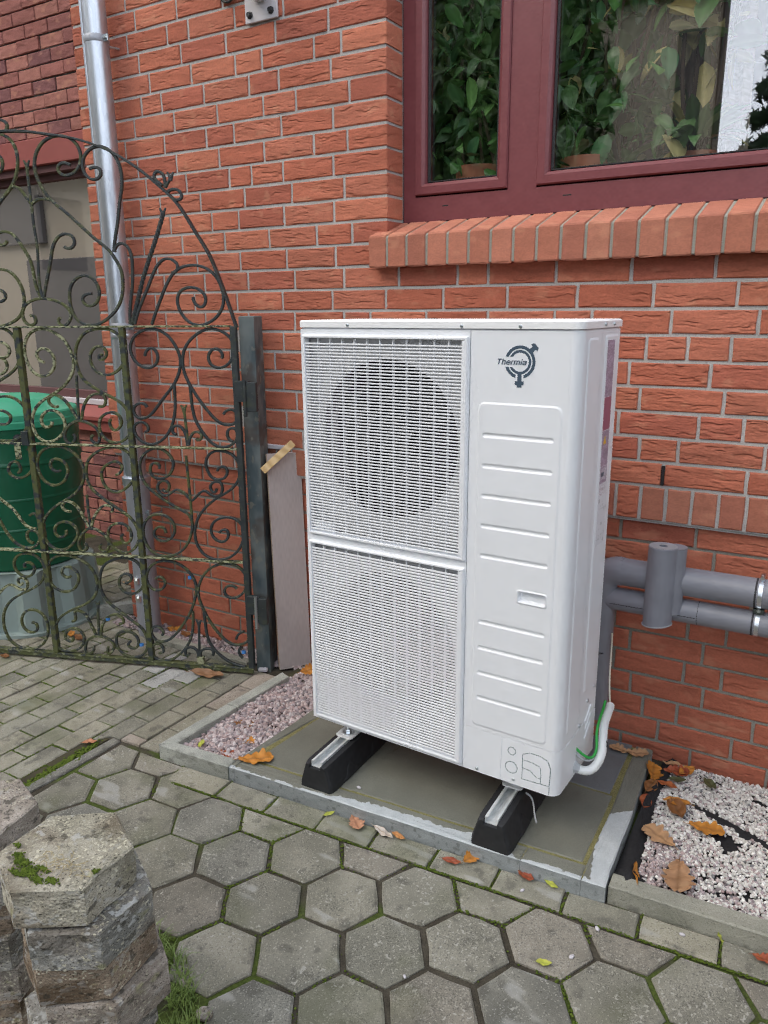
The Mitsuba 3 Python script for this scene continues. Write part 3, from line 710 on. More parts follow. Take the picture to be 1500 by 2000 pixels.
# moss in the joints: small cushions where the joints are damp
def clumps(pts, rad, key, mat, squash=0.55, seed=3):
    r = np.random.default_rng(seed)
    base = trimesh.creation.icosphere(subdivisions=0)
    ms = []
    for (x, y, z), s in zip(pts, rad):
        V = base.vertices * (1 + r.normal(0, .16, (len(base.vertices), 1))) * [s, s, s * squash]
        a = r.uniform(0, 6.28)
        V = V @ rotz(a)[:3, :3].T + [x, y, z]
        ms.append((V, base.faces))
    V = np.concatenate([m[0] for m in ms])
    F = np.concatenate([m[1] + i * 12 for i, m in enumerate(ms)])
    k = put(key, tm(V, F), mat, smooth=True)
    lab(k, kind='stuff')
    return k


pav_polys = []
mrs = np.random.default_rng(5)
joint_pts, jr = [], []
for i in range(-12, 14):
    for j in range(-12, 13):
        c = R2 @ np.array([1.5 * HS * i, math.sqrt(3) * HS * (j + 0.5 * (i % 2))]) + HO
        for k in range(3):
            a0, a1 = HT + k * math.pi / 3, HT + (k + 1) * math.pi / 3
            A = c + HS * np.array([math.cos(a0), math.sin(a0)])
            B = c + HS * np.array([math.cos(a1), math.sin(a1)])
            for t in mrs.uniform(0, 1, 46):
                P = A + (B - A) * t + mrs.normal(0, 0.0035, 2)
                if not (P[1] < y_strip(P[0]) - 0.008 and P[0] > -0.9 and P[1] > -2.2 and P[0] < 1.8): continue
                near = math.exp(-((y_strip(P[0]) - P[1]) / 0.16) ** 1.5)
                if meshkit.fbm(np.array([P[0] * 5.2, P[1] * 5.2, 3.0]), 3, 2) + 0.30 * near + mrs.normal(0, .05) > 0.70:
                    joint_pts.append((*P, -0.006 + mrs.uniform(0, .003)))
                    jr.append(mrs.uniform(0.0014, 0.0040))
for x in np.arange(-0.6, 1.7, 0.0016):
    if meshkit.noise(np.array([x * 6.0, 2.2, 1.0])) + mrs.normal(0, .1) > 0.42:
        joint_pts.append((x, y_strip(x) + mrs.normal(0, 0.0028), -0.005 + mrs.uniform(0, .003)))
        jr.append(mrs.uniform(0.0014, 0.0038))
for a in xs:
    for t in mrs.uniform(0, 1, 46):
        if mrs.uniform() < 0.8:
            joint_pts.append((a + mrs.normal(0, .0022) + .005 * (1 - t), y_strip(a) + (y_kerb(a) - y_strip(a)) * t, -0.005))
            jr.append(mrs.uniform(0.0014, 0.0034))
for k in range(-20, 4):
    x0 = -1.346 + 0.1 * k
    for m in range(-7, 5):
        y0 = -0.624 + 0.2085 * m + (0.104 if k % 2 else 0)
        segs = [((x0, y0), (x0 + .1, y0), 34), ((x0, y0), (x0, y0 + .2085), 40)]
        for A, B, n in segs:
            damp = meshkit.noise(np.array([(A[0] + B[0]) * 3.1, (A[1] + B[1]) * 3.1, 6.0])) + (0.22 if n == 34 else 0)
            damp += 0.25 * min(1, max(0, (-1.15 - A[0]) / 0.5))
            if damp < 0.60: continue
            for t in mrs.uniform(0, 1, n):
                P = (A[0] + (B[0] - A[0]) * t + mrs.normal(0, .0018), A[1] + (B[1] - A[1]) * t + mrs.normal(0, .0018))
                if P[1] < -1.6 or P[1] > 0.1 or P[0] < -2.6 or P[0] > -1.0: continue
                joint_pts.append((*P, -0.004 + mrs.uniform(0, .002)))
                jr.append(mrs.uniform(0.0018, 0.0042))
for _ in range(420):
    t = mrs.beta(2, 2)
    joint_pts.append((-1.0 + mrs.normal(0, .010) + 0.01 * t, -0.92 - 0.42 * t, -0.002 + mrs.uniform(0, .004)))
    jr.append(mrs.uniform(0.003, 0.007))
clumps(joint_pts, jr, 'joint_moss', 'moss')
lab('joint_moss', 'green moss growing in the paving joints', 'moss')

# ------------------------------------------------------------------ kerbs round the beds
RO = 0.05


def kerb(pts, label, mat='kerb', z1=RO, name='kerb_stone', sub=4):
    k = thing(name, label, 'kerb stone')
    scene[k] = ply(prism_poly(pts, -0.03, z1, 0.004, 0.0006, sub, prs), mat)
    return k


kerb([(-0.722, -0.889), (-0.667, -0.852), (-0.655, -0.530), (-0.710, -0.530)], 'grey kerb stone left of the pink gravel, nearest its front corner')
kerb([(-0.710, -0.525), (-0.655, -0.525), (-0.638, -0.205), (-0.692, -0.186)], 'grey kerb stone left of the pink gravel, beside the leaning board')
kerb([(-0.717, -0.893), (-0.398, -0.871), (-0.402, -0.818), (-0.664, -0.846)], 'short grey kerb stone in front of the pink gravel bed')
kerb([(0.925, y_kerb(0.925) + .001), (1.49, y_kerb(1.49)), (1.485, y_kerb(1.49) + .062), (0.922, y_kerb(.925) + .062)], 'long grey kerb stone in front of the white gravel', 'kerb_right')
kerb([(1.495, y_kerb(1.495)), (2.3, y_kerb(2.3)), (2.295, y_kerb(2.3) + .062), (1.49, y_kerb(1.495) + .062)], 'kerb stone beyond the right end of the white gravel bed', 'kerb_right')
kerb([(-2.07, -0.06), (-2.02, -0.085), (-1.86, 0.16), (-1.91, 0.185)], 'light kerb stone lying behind the gate by the green barrel', z1=0.055)
kerb([(-1.60, -0.165), (-0.93, -0.150), (-0.93, -0.108), (-1.60, -0.112)], 'flat worn kerb stone behind the gate along the wall gravel', 'kerb_right', z1=0.022)

# ------------------------------------------------------------------ the plinth of slabs under the heat pump
PL = np.array([(-0.395, -0.868), (0.885, -0.789), (0.912, -0.760), (0.902, -0.40), (0.872, -0.004), (-0.375, -0.004)])


def plinth_col(p, n, uv):
    """wet slab with a dry pale rim on the front and right edging, and yellowed joints' seepage"""
    a = fbm(p.x * 9, p.y * 9, 3.0, 4)
    fine = noise(p.x * 500, p.y * 500, p.z * 500)
    wet = mix((0.135, 0.137, 0.113), (0.200, 0.202, 0.170), a) * (0.86 + 0.28 * fine)
    dry = mix((0.36, 0.39, 0.40), (0.50, 0.53, 0.54), fbm(p.x * 30, p.y * 30, p.z * 30, 3)) * (0.9 + 0.2 * fine)
    df = p.y - (-0.843 + 0.0625 * p.x)
    drt = 0.912 - 0.028 * (p.y + 0.76) * 2 - p.x
    e = 0.030 * (fbm(p.x * 17, p.y * 17, 1.0, 4) - 0.5) + 0.010 * (noise(p.x * 90, p.y * 90) - .5)
    wf = 0.006 + 0.038 * smoothstep(-0.12, 0.22, p.x) * (1 - smoothstep(0.58, 0.67, p.x)) + 0.010 * smoothstep(0.66, 0.70, p.x)
    m1 = 1 - smoothstep(-0.002, 0.002, df - wf - e)
    wr = 0.072 * (1 - smoothstep(-0.47, -0.38, p.y)) - 0.030 + 0.012 * smoothstep(-0.80, -0.70, p.y)
    m2 = 1 - smoothstep(-0.002, 0.002, drt - wr - e)
    top = smoothstep(0.3, 0.6, n.z)
    front = mix((0.20, 0.218, 0.22), (0.32, 0.345, 0.35), fbm(p.x * 24, p.y * 24, p.z * 60, 3)) * (0.85 + 0.3 * fine)
    st = smoothstep(0.55, 0.75, fbm(p.x * 75, p.y * 75, p.z * 60, 4))
    front = mix(front, mi.Color3f(0.07, 0.068, 0.058), 0.5 * st)
    c = mix(wet, dry, dr.maximum(m1, m2))
    return mix(front, c, top)


bsdf('plinth', plinth_col, 0.55, bump=conc_bump, spec=0.3)
bsdf('slab', lambda p, n, uv: mix((0.130, 0.132, 0.109), (0.192, 0.194, 0.163), fbm(p.x * 7, p.y * 7, 2, 4)) * (0.86 + 0.28 * noise(p.x * 500, p.y * 500, p.z * 500)), 0.5, bump=conc_bump, spec=0.3)
bsdf('slab_grey', lambda p, n, uv: mix((0.125, 0.134, 0.140), (0.170, 0.180, 0.186), fbm(p.x * 7, p.y * 7, 2, 4)) * (0.86 + 0.28 * noise(p.x * 500, p.y * 500, p.z * 500)), 0.5, bump=conc_bump, spec=0.3)
bsdf('slab_joint', lambda p, n, uv: mix((0.125, 0.115, 0.042), (0.215, 0.20, 0.085), fbm(p.x * 40, p.y * 40, 2, 3)) * (0.7 + 0.6 * noise(p.x * 420, p.y * 420)), 0.8, bump=sand_bump)
pl = thing('slab_plinth', 'wet grey plinth of slabs with pale dry rim under the heat pump', 'plinth')
put(pl + '__joint_bed', prism_poly([(-0.385, -0.855), (0.875, -0.778), (0.862, -0.02), (-0.37, -0.02)], -0.03, RO - 0.0035, 0.001), 'slab_joint')


def yf(x): return -0.8435 + 0.0625 * x          # outer front edge of the plinth
E1 = 0.066                                       # width of its edging


def edging(P, k=5): put(pl + '__edging', prism_poly(P, -0.03, RO, 0.0045, 0.0008, k, prs), 'plinth')


edging([(-0.372, yf(-.372)), (0.673, yf(.673)), (0.671, yf(.673) + E1), (-0.372, yf(-.372) + E1)], 12)
edging([(0.6745, yf(.6745)), (0.850, yf(.85)), (0.848, yf(.85) + E1), (0.6725, yf(.6745) + E1)], 5)
edging([(0.852, yf(.852)), (0.9195, yf(.9195)), (0.9135, -0.715), (0.9035, -0.42), (0.876, -0.006), (0.818, -0.006), (0.838, -0.42), (0.846, yf(.85) + E1 + .006), (0.850, yf(.85) + .05)], 4)
edging([(-0.395, yf(-.395) - .001), (-0.374, yf(-.374)), (-0.374, yf(-.374) + E1), (-0.318, -0.40), (-0.318, -0.006), (-0.375, -0.006), (-0.375, -0.40), (-0.398, -0.82)], 4)
for (a, b, c0, d0, mat) in ((-0.312, 0.062, 0, -0.40, 'slab'), (0.070, 0.452, 0, -0.40, 'slab'), (0.460, 0.832, 0, -0.355, 'slab'), (-0.312, 0.062, -0.392, -0.008, 'slab'), (0.070, 0.452, -0.392, -0.008, 'slab'), (0.460, 0.812, -0.347, -0.008, 'slab_grey')):
    f0 = (yf(a) + E1 + .009, yf(b) + E1 + .009) if c0 == 0 else (c0, c0)
    a2 = a + 0.052 if (a == -0.312 and c0 == 0) else a
    put(pl + '__slab', prism_poly([(max(a, a2 - .05) if c0 else a - .03, f0[0]), (b, f0[1]), (b - (0.008 if b > .8 else 0), d0), (a, d0)], -0.02, RO - 0.001, 0.003, 0.0006, 5, prs), mat)


# ------------------------------------------------------------------ gravel
def gravel(region, n, size, cols, zfun, key, seed, flat=0.75, holes=None, sub=0):
    r = np.random.default_rng(seed)
    base = trimesh.creation.icosphere(subdivisions=sub)
    x0, y0, x1, y1 = region.bounds
    Vs, Fs, Cs = [], [], []
    k = 0
    nb = len(base.vertices)
    from shapely import prepared
    pr = prepared.prep(region)
    while k < n:
        x, y = r.uniform(x0, x1), r.uniform(y0, y1)
        if not pr.contains(Point(x, y)): continue
        if holes is not None and holes(x, y, r): 
            k += 0.25
            continue
        s = size * r.uniform(0.55, 1.25)
        V = base.vertices * (1 + r.normal(0, .17, (nb, 1))) * [s * r.uniform(.75, 1.35), s, s * flat * r.uniform(.7, 1.1)]
        q = trimesh.transformations.random_rotation_matrix(r.random(3))[:3, :3] if r.random() < .5 else rotz(r.uniform(0, 6.28))[:3, :3] @ rotm([1, 0, 0], r.normal(0, .4))[:3, :3]
        V = V @ q.T + [x, y, zfun(x, y) + r.uniform(-.3, .55) * s]
        Vs.append(V)
        Fs.append(base.faces + len(Fs) * nb)
        cc = np.array(cols(x, y, r)) * r.uniform(.8, 1.15)
        Cs.append(np.tile(cc, (nb, 1)))
        k += 1
    key = put(key, tm(np.concatenate(Vs), np.concatenate(Fs)), 'stone_vc', smooth=False, color=np.clip(np.concatenate(Cs), 0.01, 0.95))
    return lab(key, kind='stuff')


PINK = [(0.40, 0.315, 0.305), (0.33, 0.25, 0.245), (0.47, 0.395, 0.385), (0.25, 0.215, 0.22), (0.50, 0.45, 0.445), (0.36, 0.30, 0.31)]
WHITE = [(0.66, 0.65, 0.62), (0.73, 0.72, 0.69), (0.58, 0.56, 0.52), (0.50, 0.49, 0.46)]


def pinkish(x, y, r): return PINK[r.integers(len(PINK))]


def whitish(x, y, r):
    # more pink stones near the plinth's front corner
    w = math.exp(-((x - 1.03) / 0.13) ** 2 - ((y + 0.62) / 0.17) ** 2) + 0.6 * math.exp(-((x - 1.42) / 0.15) ** 2 - ((y + 0.60) / 0.1) ** 2)
    if r.random() < 0.17 + 0.75 * w: return pinkish(x, y, r)
    return WHITE[r.integers(len(WHITE))] if r.random() > 0.05 else (0.16, 0.16, 0.165)


bedL = Polygon([(-0.664, -0.845), (-0.400, -0.818), (-0.377, -0.40), (-0.377, -0.01), (-0.66, -0.01), (-0.655, -0.2)])
gravel(bedL, 3000, 0.0098, pinkish, lambda x, y: 0.010 + 0.012 * math.sin(9 * x + 5 * y) ** 2 + .008, 'pink_gravel', 31)
lab('pink_gravel', 'pinkish grey split gravel in the narrow bed left of the plinth', 'gravel')
scene['bed_soil'] = ply(bx(-0.70, -0.38, -0.85, 0.0, -0.03, 0.012), 'earth')
lab('bed_soil', kind='structure')
stripL = Polygon([(-1.90, -0.115), (-0.90, -0.105), (-0.66, -0.05), (-0.66, 0.0), (-1.90, 0.0)])
gravel(stripL, 1500, 0.0092, pinkish, lambda x, y: 0.006, 'pink_gravel', 32)
lab('pink_gravel_001', 'strip of pinkish gravel along the wall behind the gate', 'gravel')

bedR = Polygon([(0.985, -0.712), (1.78, -0.665), (1.78, -0.004), (0.945, -0.004), (0.945, -0.20), (0.965, -0.46)])


def bare(x, y, r):
    """where the black fleece lies open between the stones"""
    for (cx, cy, a, b, ang) in ((1.195, -0.280, .165, .019, -0.42), (1.165, -0.355, .068, .036, -0.50), (1.235, -0.300, .030, .022, .6), (1.105, -0.585, .055, .006, -.6), (1.145, -0.575, .016, .013, 0),
                                (1.185, -0.400, .024, .018, .4), (1.235, -0.600, .110, .007, .35), (1.10, -0.66, .04, .006, -.7), (1.40, -0.36, .12, .022, -.45), (1.33, -0.24, .05, .03, 0.3), (1.255, -0.10, .04, .012, -.2)):
        dx, dy = x - cx, y - cy
        u, v = dx * math.cos(ang) + dy * math.sin(ang), -dx * math.sin(ang) + dy * math.cos(ang)
        if (u / a) ** 2 + (v / b) ** 2 < 1 + 0.35 * r.normal(): return True
    return False


gravel(bedR, 17500, 0.0055, whitish, lambda x, y: 0.016 + 0.006 * math.sin(7 * x) * math.sin(9 * y), 'white_gravel', 33, 0.8, bare)
lab('white_gravel', 'white gravel mixed with pink stones in the bed right of the plinth', 'gravel')
# the black fleece under the gravel, its edge folded up beside the plinth
gx, gy = np.meshgrid(np.linspace(0, 1, 60), np.linspace(0, 1, 50), indexing='ij')
X = 0.915 + gx * 0.9
Y = -0.735 + gy * 0.735
Zf = 0.006 + 0.004 * meshkit.fbm(np.stack([X * 20, Y * 20, X * 0], -1), 3, 4)
edge = np.exp(-((X - (0.950 + 0.028 * np.sin(5 * Y))) / 0.020) ** 2)
Zf = Zf + edge * 0.026
Zf += 0.030 * np.exp(-((X - 0.965) / 0.05) ** 2 - ((Y + 0.70) / 0.045) ** 2)
dx, dy = X - 1.185, Y + 0.275
Zf += 0.016 * np.exp(-(((dx * math.cos(-.42) + dy * math.sin(-.42)) / .14) ** 2 + ((-dx * math.sin(-.42) + dy * math.cos(-.42)) / .012) ** 2))
nx, ny = X.shape
idx = np.arange(nx * ny).reshape(nx, ny)
Fq = np.stack([idx[:-1, :-1], idx[1:, :-1], idx[1:, 1:], idx[:-1, 1:]], -1).reshape(-1, 4)
V = np.stack([X, Y, Zf], -1).reshape(-1, 3)
scene['weed_fleece'] = ply((V, Fq), 'fleece', smooth=True)
lab('weed_fleece', 'black weed fleece showing through and beside the white gravel', 'weed fleece')


# ------------------------------------------------------------------ bricks
def brick_mesh(L, H, D, front=0.0, rs=None, ends=(0, 0)):
    """a brick laid along x: front at y=front, its edges worn; 3 segments"""
    c = 0.0032
    xs_ = np.array([0, c, L / 2, L - c, L])
    prof = [(front + D, H), (front + c, H), (front, H - c), (front, H / 2), (front, c), (front + c, 0), (front + D, 0)]
    V = []
    for i, x in enumerate(xs_):
        for j, (y, z) in enumerate(prof):
            jx = jy = jz = 0
            if rs is not None:
                jx = rs.normal(0, .0009) if i in (0, 1, 3, 4) and 0 < j < 6 else 0
                jy = rs.normal(0, .0008) if 1 < j < 5 and i in (1, 2, 3) else 0
                jz = rs.normal(0, .0010) if 0 < j < 6 and j != 3 else 0
            e = c if (i in (0, 4) and j in (2, 3, 4)) else 0
            V.append((x + jx, y + e + jy, z + jz))
    V = np.array(V)
    F = []
    m = len(prof)
    for i in range(4):
        for j in range(m - 1):
            p = i * m + j
            F += [(p, p + 1, p + m + 1), (p, p + m + 1, p + m)]
    for i, s in ((0, 1), (4, -1)):
        o = i * m
        for j in range(1, m - 1):
            F.append((o, o + j + 1, o + j) if s == 1 else (o, o + j, o + j + 1))
    return tm(V, F)


JW = 0.0115
PZ = 0.083333
WX0, WX1, WC = -1.895, 3.4, -0.239       # left corner of the house, its far end, the window's left reveal
hrs = np.random.default_rng(99)
house = thing('brick_house', 'orange brick house wall with pale joints and a maroon window', 'house')
WALL = house + '__wall'
far_bricks = []
own = 0


def lay(x0, x1, z0, h, y0, D, mats, key=WALL + '__brick', ct=None):
    global own
    m = brick_mesh(x1 - x0, h, D, 0.0, hrs)
    m.vertices += [x0, y0, z0]
    c = ((x0 + x1) / 2, y0, z0 + h / 2)
    if in_view(c) and own < 296:
        own += 1
        put(key, m, mats[hrs.integers(len(mats))])
    else:
        far_bricks.append(m)


O5 = [f'brick_{i}' for i in range(5)]
B4 = [f'brick_sand_{i}' for i in range(4)]


def row_joints(n, x0, x1):
    """known joints of a course, filled up with stretchers to both ends"""
    J = sorted(WALL_JOINTS.get(n, []))
    if not J: J = [0.125 * (n % 2)]
    out = list(J)
    gaps = []
    a = J[0]
    while a - 0.25 > x0 + 0.06:
        a -= 0.25
        out.append(a)
    a = J[-1]
    while a + 0.25 < x1 - 0.06:
        a += 0.25
        out.append(a)
    out = sorted(out)
    full = [out[0]]
    for b in out[1:]:
        g = b - full[-1]
        k = round(g / 0.25)
        if g > 0.30 and k > 1:
            lo = full[-1]
            while b - lo > 0.30:
                lo += 0.25
                if b - lo > 0.06: full.append(lo)
        full.append(b)
    return [x for x in full if x0 + 0.05 < x < x1 - 0.05]


def course(n, z0, x0, x1, y0=0.0, mats=O5, corner_l=False, corner_r=False, h=PZ - JW, joints=None):
    J = [x0 - JW / 2] + (joints if joints is not None else row_joints(n, x0, x1)) + [x1 + JW / 2]
    for i, (a, b) in enumerate(zip(J[:-1], J[1:])):
        D = 0.115 if (i == len(J) - 2 and corner_r) or (i == 0 and corner_l) else 0.022
        lay(a + JW / 2, b - JW / 2, z0 + JW / 2, h, y0, D, mats)


RX1 = 1.66
for n in range(-7, 2):
    course(n, 1.61 + n * PZ, WX0, RX1, corner_l=True)
course(2, 1.61 + 2 * PZ, WX0, -0.262, corner_l=True)
for n in range(3, 20):
    course(n, 1.61 + n * PZ, WX0, WC, corner_l=True, corner_r=True)
# the band of upright bricks and the set-back plinth below it
zb_, hb = 0.908, 0.113
bj = [WX0 + 0.0835 * k for k in range(1, 43)]
course(99, zb_ - JW / 2 + .001, WX0, RX1, joints=[0.677 + 0.0833 * k for k in range(-30, 12) if WX0 + .03 < 0.677 + 0.0833 * k < RX1 - .03], mats=B4 + O5[:1], h=hb)
LOW = {0: [0.695, 0.947], 1: [0.632, 0.884, 1.01], 2: [0.70, 0.95], 3: [0.64, 0.89], 4: [0.696, 0.95, 1.075], 5: [0.757, 1.006], 6: [0.703, 0.95, 1.075], 7: [0.77, 1.02], 8: [0.82, 0.94], 9: [0.88], 10: [0.75, 1.0]}
for b in range(11):
    z0 = zb_ - 0.006 - (b + 1) * PZ
    WALL_JOINTS[200 + b] = LOW[b]
    course(200 + b, z0, WX0, RX1, y0=0.027, mats=O5[:4])
put(WALL + '__brick_course', far_bricks, 'brick_1', kind='stuff')
# mortar behind the bricks, flush but for a few millimetres
mw = [bx(WX0 + .004, WC - .005, 0.0052, 0.16, 0.905, 3.9), bx(WC - .005, RX1 + .4, 0.0052, 0.16, 0.905, 1.83), bx(WX0 + .004, RX1 + .4, 0.012, 0.16, 0.896, 0.905)]
put(WALL + '__mortar', mw, 'mortar')
put(WALL + '__mortar', bx(WX0 + .004, RX1 + .4, 0.0335, 0.16, -0.1, 0.894), 'mortar_grey')
weep = bx(0.823, 0.833, -0.0005, 0.02, 1.033, 1.100)
put(WALL + '__weep_hole', weep, 'gasket')
# the rest of the shell: inner leaf, far wall, floor, ceiling, so that the room behind the window is a room
WT = 3.12
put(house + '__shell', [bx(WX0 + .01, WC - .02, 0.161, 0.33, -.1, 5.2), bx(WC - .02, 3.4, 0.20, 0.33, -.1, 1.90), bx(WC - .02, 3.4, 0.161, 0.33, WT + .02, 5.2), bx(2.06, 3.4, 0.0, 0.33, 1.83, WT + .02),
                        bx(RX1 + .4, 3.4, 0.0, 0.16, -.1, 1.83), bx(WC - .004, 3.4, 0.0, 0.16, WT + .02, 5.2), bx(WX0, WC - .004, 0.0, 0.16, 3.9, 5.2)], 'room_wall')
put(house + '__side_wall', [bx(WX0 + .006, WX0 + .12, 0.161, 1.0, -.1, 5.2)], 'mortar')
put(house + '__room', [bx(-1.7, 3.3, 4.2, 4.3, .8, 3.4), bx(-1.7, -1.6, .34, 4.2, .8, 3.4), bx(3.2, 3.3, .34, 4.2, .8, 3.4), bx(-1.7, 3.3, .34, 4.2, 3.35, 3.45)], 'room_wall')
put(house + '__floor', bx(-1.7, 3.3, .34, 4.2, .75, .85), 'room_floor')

# window sill of bricks on edge
sill = house + '__window_sill'
srs = np.random.default_rng(4)
SP = [(-0.0495, 1.770), (-0.0510, 1.773), (-0.0510, 1.8715), (-0.046, 1.877), (0.118, 1.9335), (0.118, 1.79)]
sm_ = tm([(xx, a, b) for xx in (-0.288, 2.0) for a, b in SP], [(j, (j + 1) % 6, (j + 1) % 6 + 6) for j in range(6)] + [(j, (j + 1) % 6 + 6, j + 6) for j in range(6)] + [(0, j + 1, j) for j in range(1, 5)] + [(6, j + 6, j + 7) for j in range(1, 5)])
sm_.fix_normals()
put(sill, sm_, 'mortar_grey')
k = 0
x = -0.2905
while x < 1.9:
    w = 0.0735
    P = [(-0.052, 1.766), (-0.055, 1.7715), (-0.055, 1.875), (-0.0495, 1.8815), (0.118, 1.9375), (0.118, 1.79)]
    V, F = [], []
    for xi, ins in ((x, .003), (x + .003, 0), (x + w / 2, 0), (x + w - .003, 0), (x + w, .003)):
        cy, cz = 0.0, 1.84
        for (a, b) in P:
            V.append((xi, a + (ins if a < 0 else 0) + srs.normal(0, .0007), b - ins * (1 if b > 1.8 else -1) + srs.normal(0, .0007)))
    n6 = len(P)
    for i in range(4):
        for j in range(n6):
            p_, q_ = i * n6 + j, i * n6 + (j + 1) % n6
            F += [(p_, q_ + n6, q_), (p_, p_ + n6, q_ + n6)]
    for j in range(1, n6 - 1):
        F += [(0, j, j + 1), (4 * n6, 4 * n6 + j + 1, 4 * n6 + j)]
    m = tm(V, F)
    m.fix_normals()
    put(sill + '__brick', m, B4[srs.integers(4)])
    x += 0.0833

# ------------------------------------------------------------------ the maroon window
win = house + '__window'
FY = 0.122
put(win, [bx(WC + .001, WC + .053, FY, FY + .07, 1.938, WT), bx(WC + .053, 2.04, FY, FY + .07, 1.938, 2.026), bx(0.190, 0.297, FY, FY + .07, 2.026, WT), bx(WC + .053, 2.04, FY, FY + .07, WT - .06, WT)], 'frame_pvc')
put(win + '__drain_slot', [bx(-0.072, -0.046, FY - .0006, FY + .002, 1.988, 1.992), bx(0.395, 0.425, FY - .0006, FY + .002, 1.990, 1.994)], 'gasket')


def sash(x0, x1, z0, z1, glass):
    prof = [(0.0, FY + .05), (0.0, FY - .004), (0.004, FY - .010), (0.030, FY - .010), (0.040, FY - .002), (0.046, FY + .020), (0.046, FY + .05)]
    put(win + '__sash', mitred((x0, x1, z0, z1), prof), 'frame_pvc', smooth=25)
    put(win + '__gasket', cat(mitred((x0 + .046, x1 - .046, z0 + .046, z1 - .046), [(0, FY + .012), (0, FY + .03), (.005, FY + .03), (.004, FY + .012)]),
                              mitred((x0 - .006, x1 + .006, z0 - .006, z1 + .006), [(0, FY + .028), (0, FY + .04), (.007, FY + .04), (.007, FY + .028)])), 'gasket')
    for y in (FY + .020, FY + .036):
        pane = tm([(x0 + .046, y, z0 + .046), (x1 - .046, y, z0 + .046), (x1 - .046, y, z1 - .046), (x0 + .046, y, z1 - .046)], [(0, 1, 2), (0, 2, 3)])
        k_ = num(win + '__pane')
        scene[k_] = ply(pane, 'pane_glass')


sash(-0.186, 0.189, 2.032, WT - .066, 0)
sash(0.298, 2.03, 2.032, WT - .066, 0)

# ------------------------------------------------------------------ the darker building set back on the left
annex = thing('annex_building', 'set-back building of dark red bricks with a taupe window behind the gate', 'building')
AY = 1.0
ars = np.random.default_rng(12)
AW = annex + '__wall'
own_a, far_a = 0, []
D4 = [f'brick_dark_{i}' for i in range(4)]
AP, AH = 0.232, 0.0848


def lay_a(x0, x1, z0, h, y):
    global own_a
    m = brick_mesh(x1 - x0, h, 0.03, 0.0, ars)
    m.vertices += [x0, y, z0]
    c = ((x0 + x1) / 2, y, z0 + h / 2)
    if in_view(c, 20) and (c[0] < -2.95 if c[2] > 0.8 else c[0] < -2.85) and own_a < 290:
        own_a += 1
        put(AW + '__brick', m, D4[[0, 0, 1, 2, 2, 3][ars.integers(6)]])
    else:
        far_a.append(m)


for n in range(-2, 12):                       # above the lintel
    z0 = 2.744 + n * AH
    off = -3.215 + (AP / 2 if n % 2 else 0) + ars.normal(0, .006)
    for k in range(-9, 6):
        a = off + AP * k
        if z0 < 2.70: continue
        lay_a(a + .0045, min(a + AP - .0045, -1.86), z0 + .005, AH - .010, AY + ars.normal(0, .003))
for n in range(0, 10):                        # below the sill
    z0 = 0.79 - (n + 1) * AH
    off = -3.10 + (AP / 2 if n % 2 else 0)
    for k in range(-9, 6):
        a = off + AP * k
        lay_a(a + .0045, min(a + AP - .0045, -1.86), z0 + .005, AH - .010, AY + ars.normal(0, .003))
put(AW + '__brick_course', far_a, 'brick_dark_0', kind='stuff')
put(AW, [bx(-6, -1.85, AY + .011, AY + .2, 2.62, 5.0), bx(-6, -1.85, AY + .011, AY + .2, -.1, 0.80), bx(-2.2, -1.85, AY + .011, AY + .2, .80, 2.62), bx(-6, -5.0, AY + .011, AY + .2, .80, 2.62)], 'mortar_dark')
put(annex + '__lintel', bx(-5.2, -1.86, AY - .012, AY + .19, 2.575, 2.742, .004), 'red_paint')
put(annex + '__soffit', bx(-5.0, -2.2, AY + .02, AY + .30, 2.53, 2.574), 'soffit')
put(annex + '__window_sill', [xf(bx(-5.0, -2.1, -.10, .06, -.016, .016, .004), np.array([[1, 0, 0, 0], [0, 1, .0, AY], [0, .35, 1, .93], [0, 0, 0, 1.0]])), bx(-5.0, -2.1, AY - .075, AY + .01, 0.80, 0.915, .004)], 'red_paint')
aw = annex + '__window'
put(aw + '__sill_board', bx(-5.0, -2.15, AY + .045, AY + .12, 0.968, 1.005, .003), 'sill_white')
put(aw, [bx(-5.0, -4.93, AY + .08, AY + .14, 1.0, 2.55), bx(-2.27, -2.2, AY + .08, AY + .14, 1.0, 2.55), bx(-4.93, -2.27, AY + .08, AY + .14, 2.49, 2.55), bx(-4.93, -2.27, AY + .08, AY + .14, 1.005, 1.06)], 'soffit')
k_ = num(aw + '__pane')
scene[k_] = ply(tm([(-4.93, AY + .11, 1.06), (-2.27, AY + .11, 1.06), (-2.27, AY + .11, 2.49), (-4.93, AY + .11, 2.49)], [(0, 1, 2), (0, 2, 3)]), 'pane_glass')
put(annex + '__blind', bx(-4.95, -2.25, AY + .20, AY + .22, 1.0, 2.56), 'beige_panel')
put(annex + '__door_panel', [bx(-4.05, -3.02, AY + .155, AY + .195, 1.0, 1.985, .004)], 'grey_panel')
put(annex + '__door_panel', [bx(-4.95, -3.83, AY + .155, AY + .195, 2.10, 2.50, .004)], 'grey_panel')
put(annex + '__shell', [bx(-6, -1.85, AY + .45, AY + .5, -.1, 5.0), bx(-6.05, -6, AY, AY + .5, -.1, 5.0)], 'room_wall')

# ------------------------------------------------------------------ the downpipe
PX, PY = -1.640, -0.085
dp = thing('downpipe', 'zinc rain downpipe at the left corner of the orange brick wall', 'downpipe')
put(dp, lathe_axis(np.array([PX, PY, 0.78]), np.array([PX, PY, 4.2]), [(0, .050), (1, .0505)], 40), 'zinc', smooth=40)
put(dp + '__seam', bx(PX - .049, PX - .038, PY - .036, PY - .030, 0.80, 4.2, .001), 'zinc')


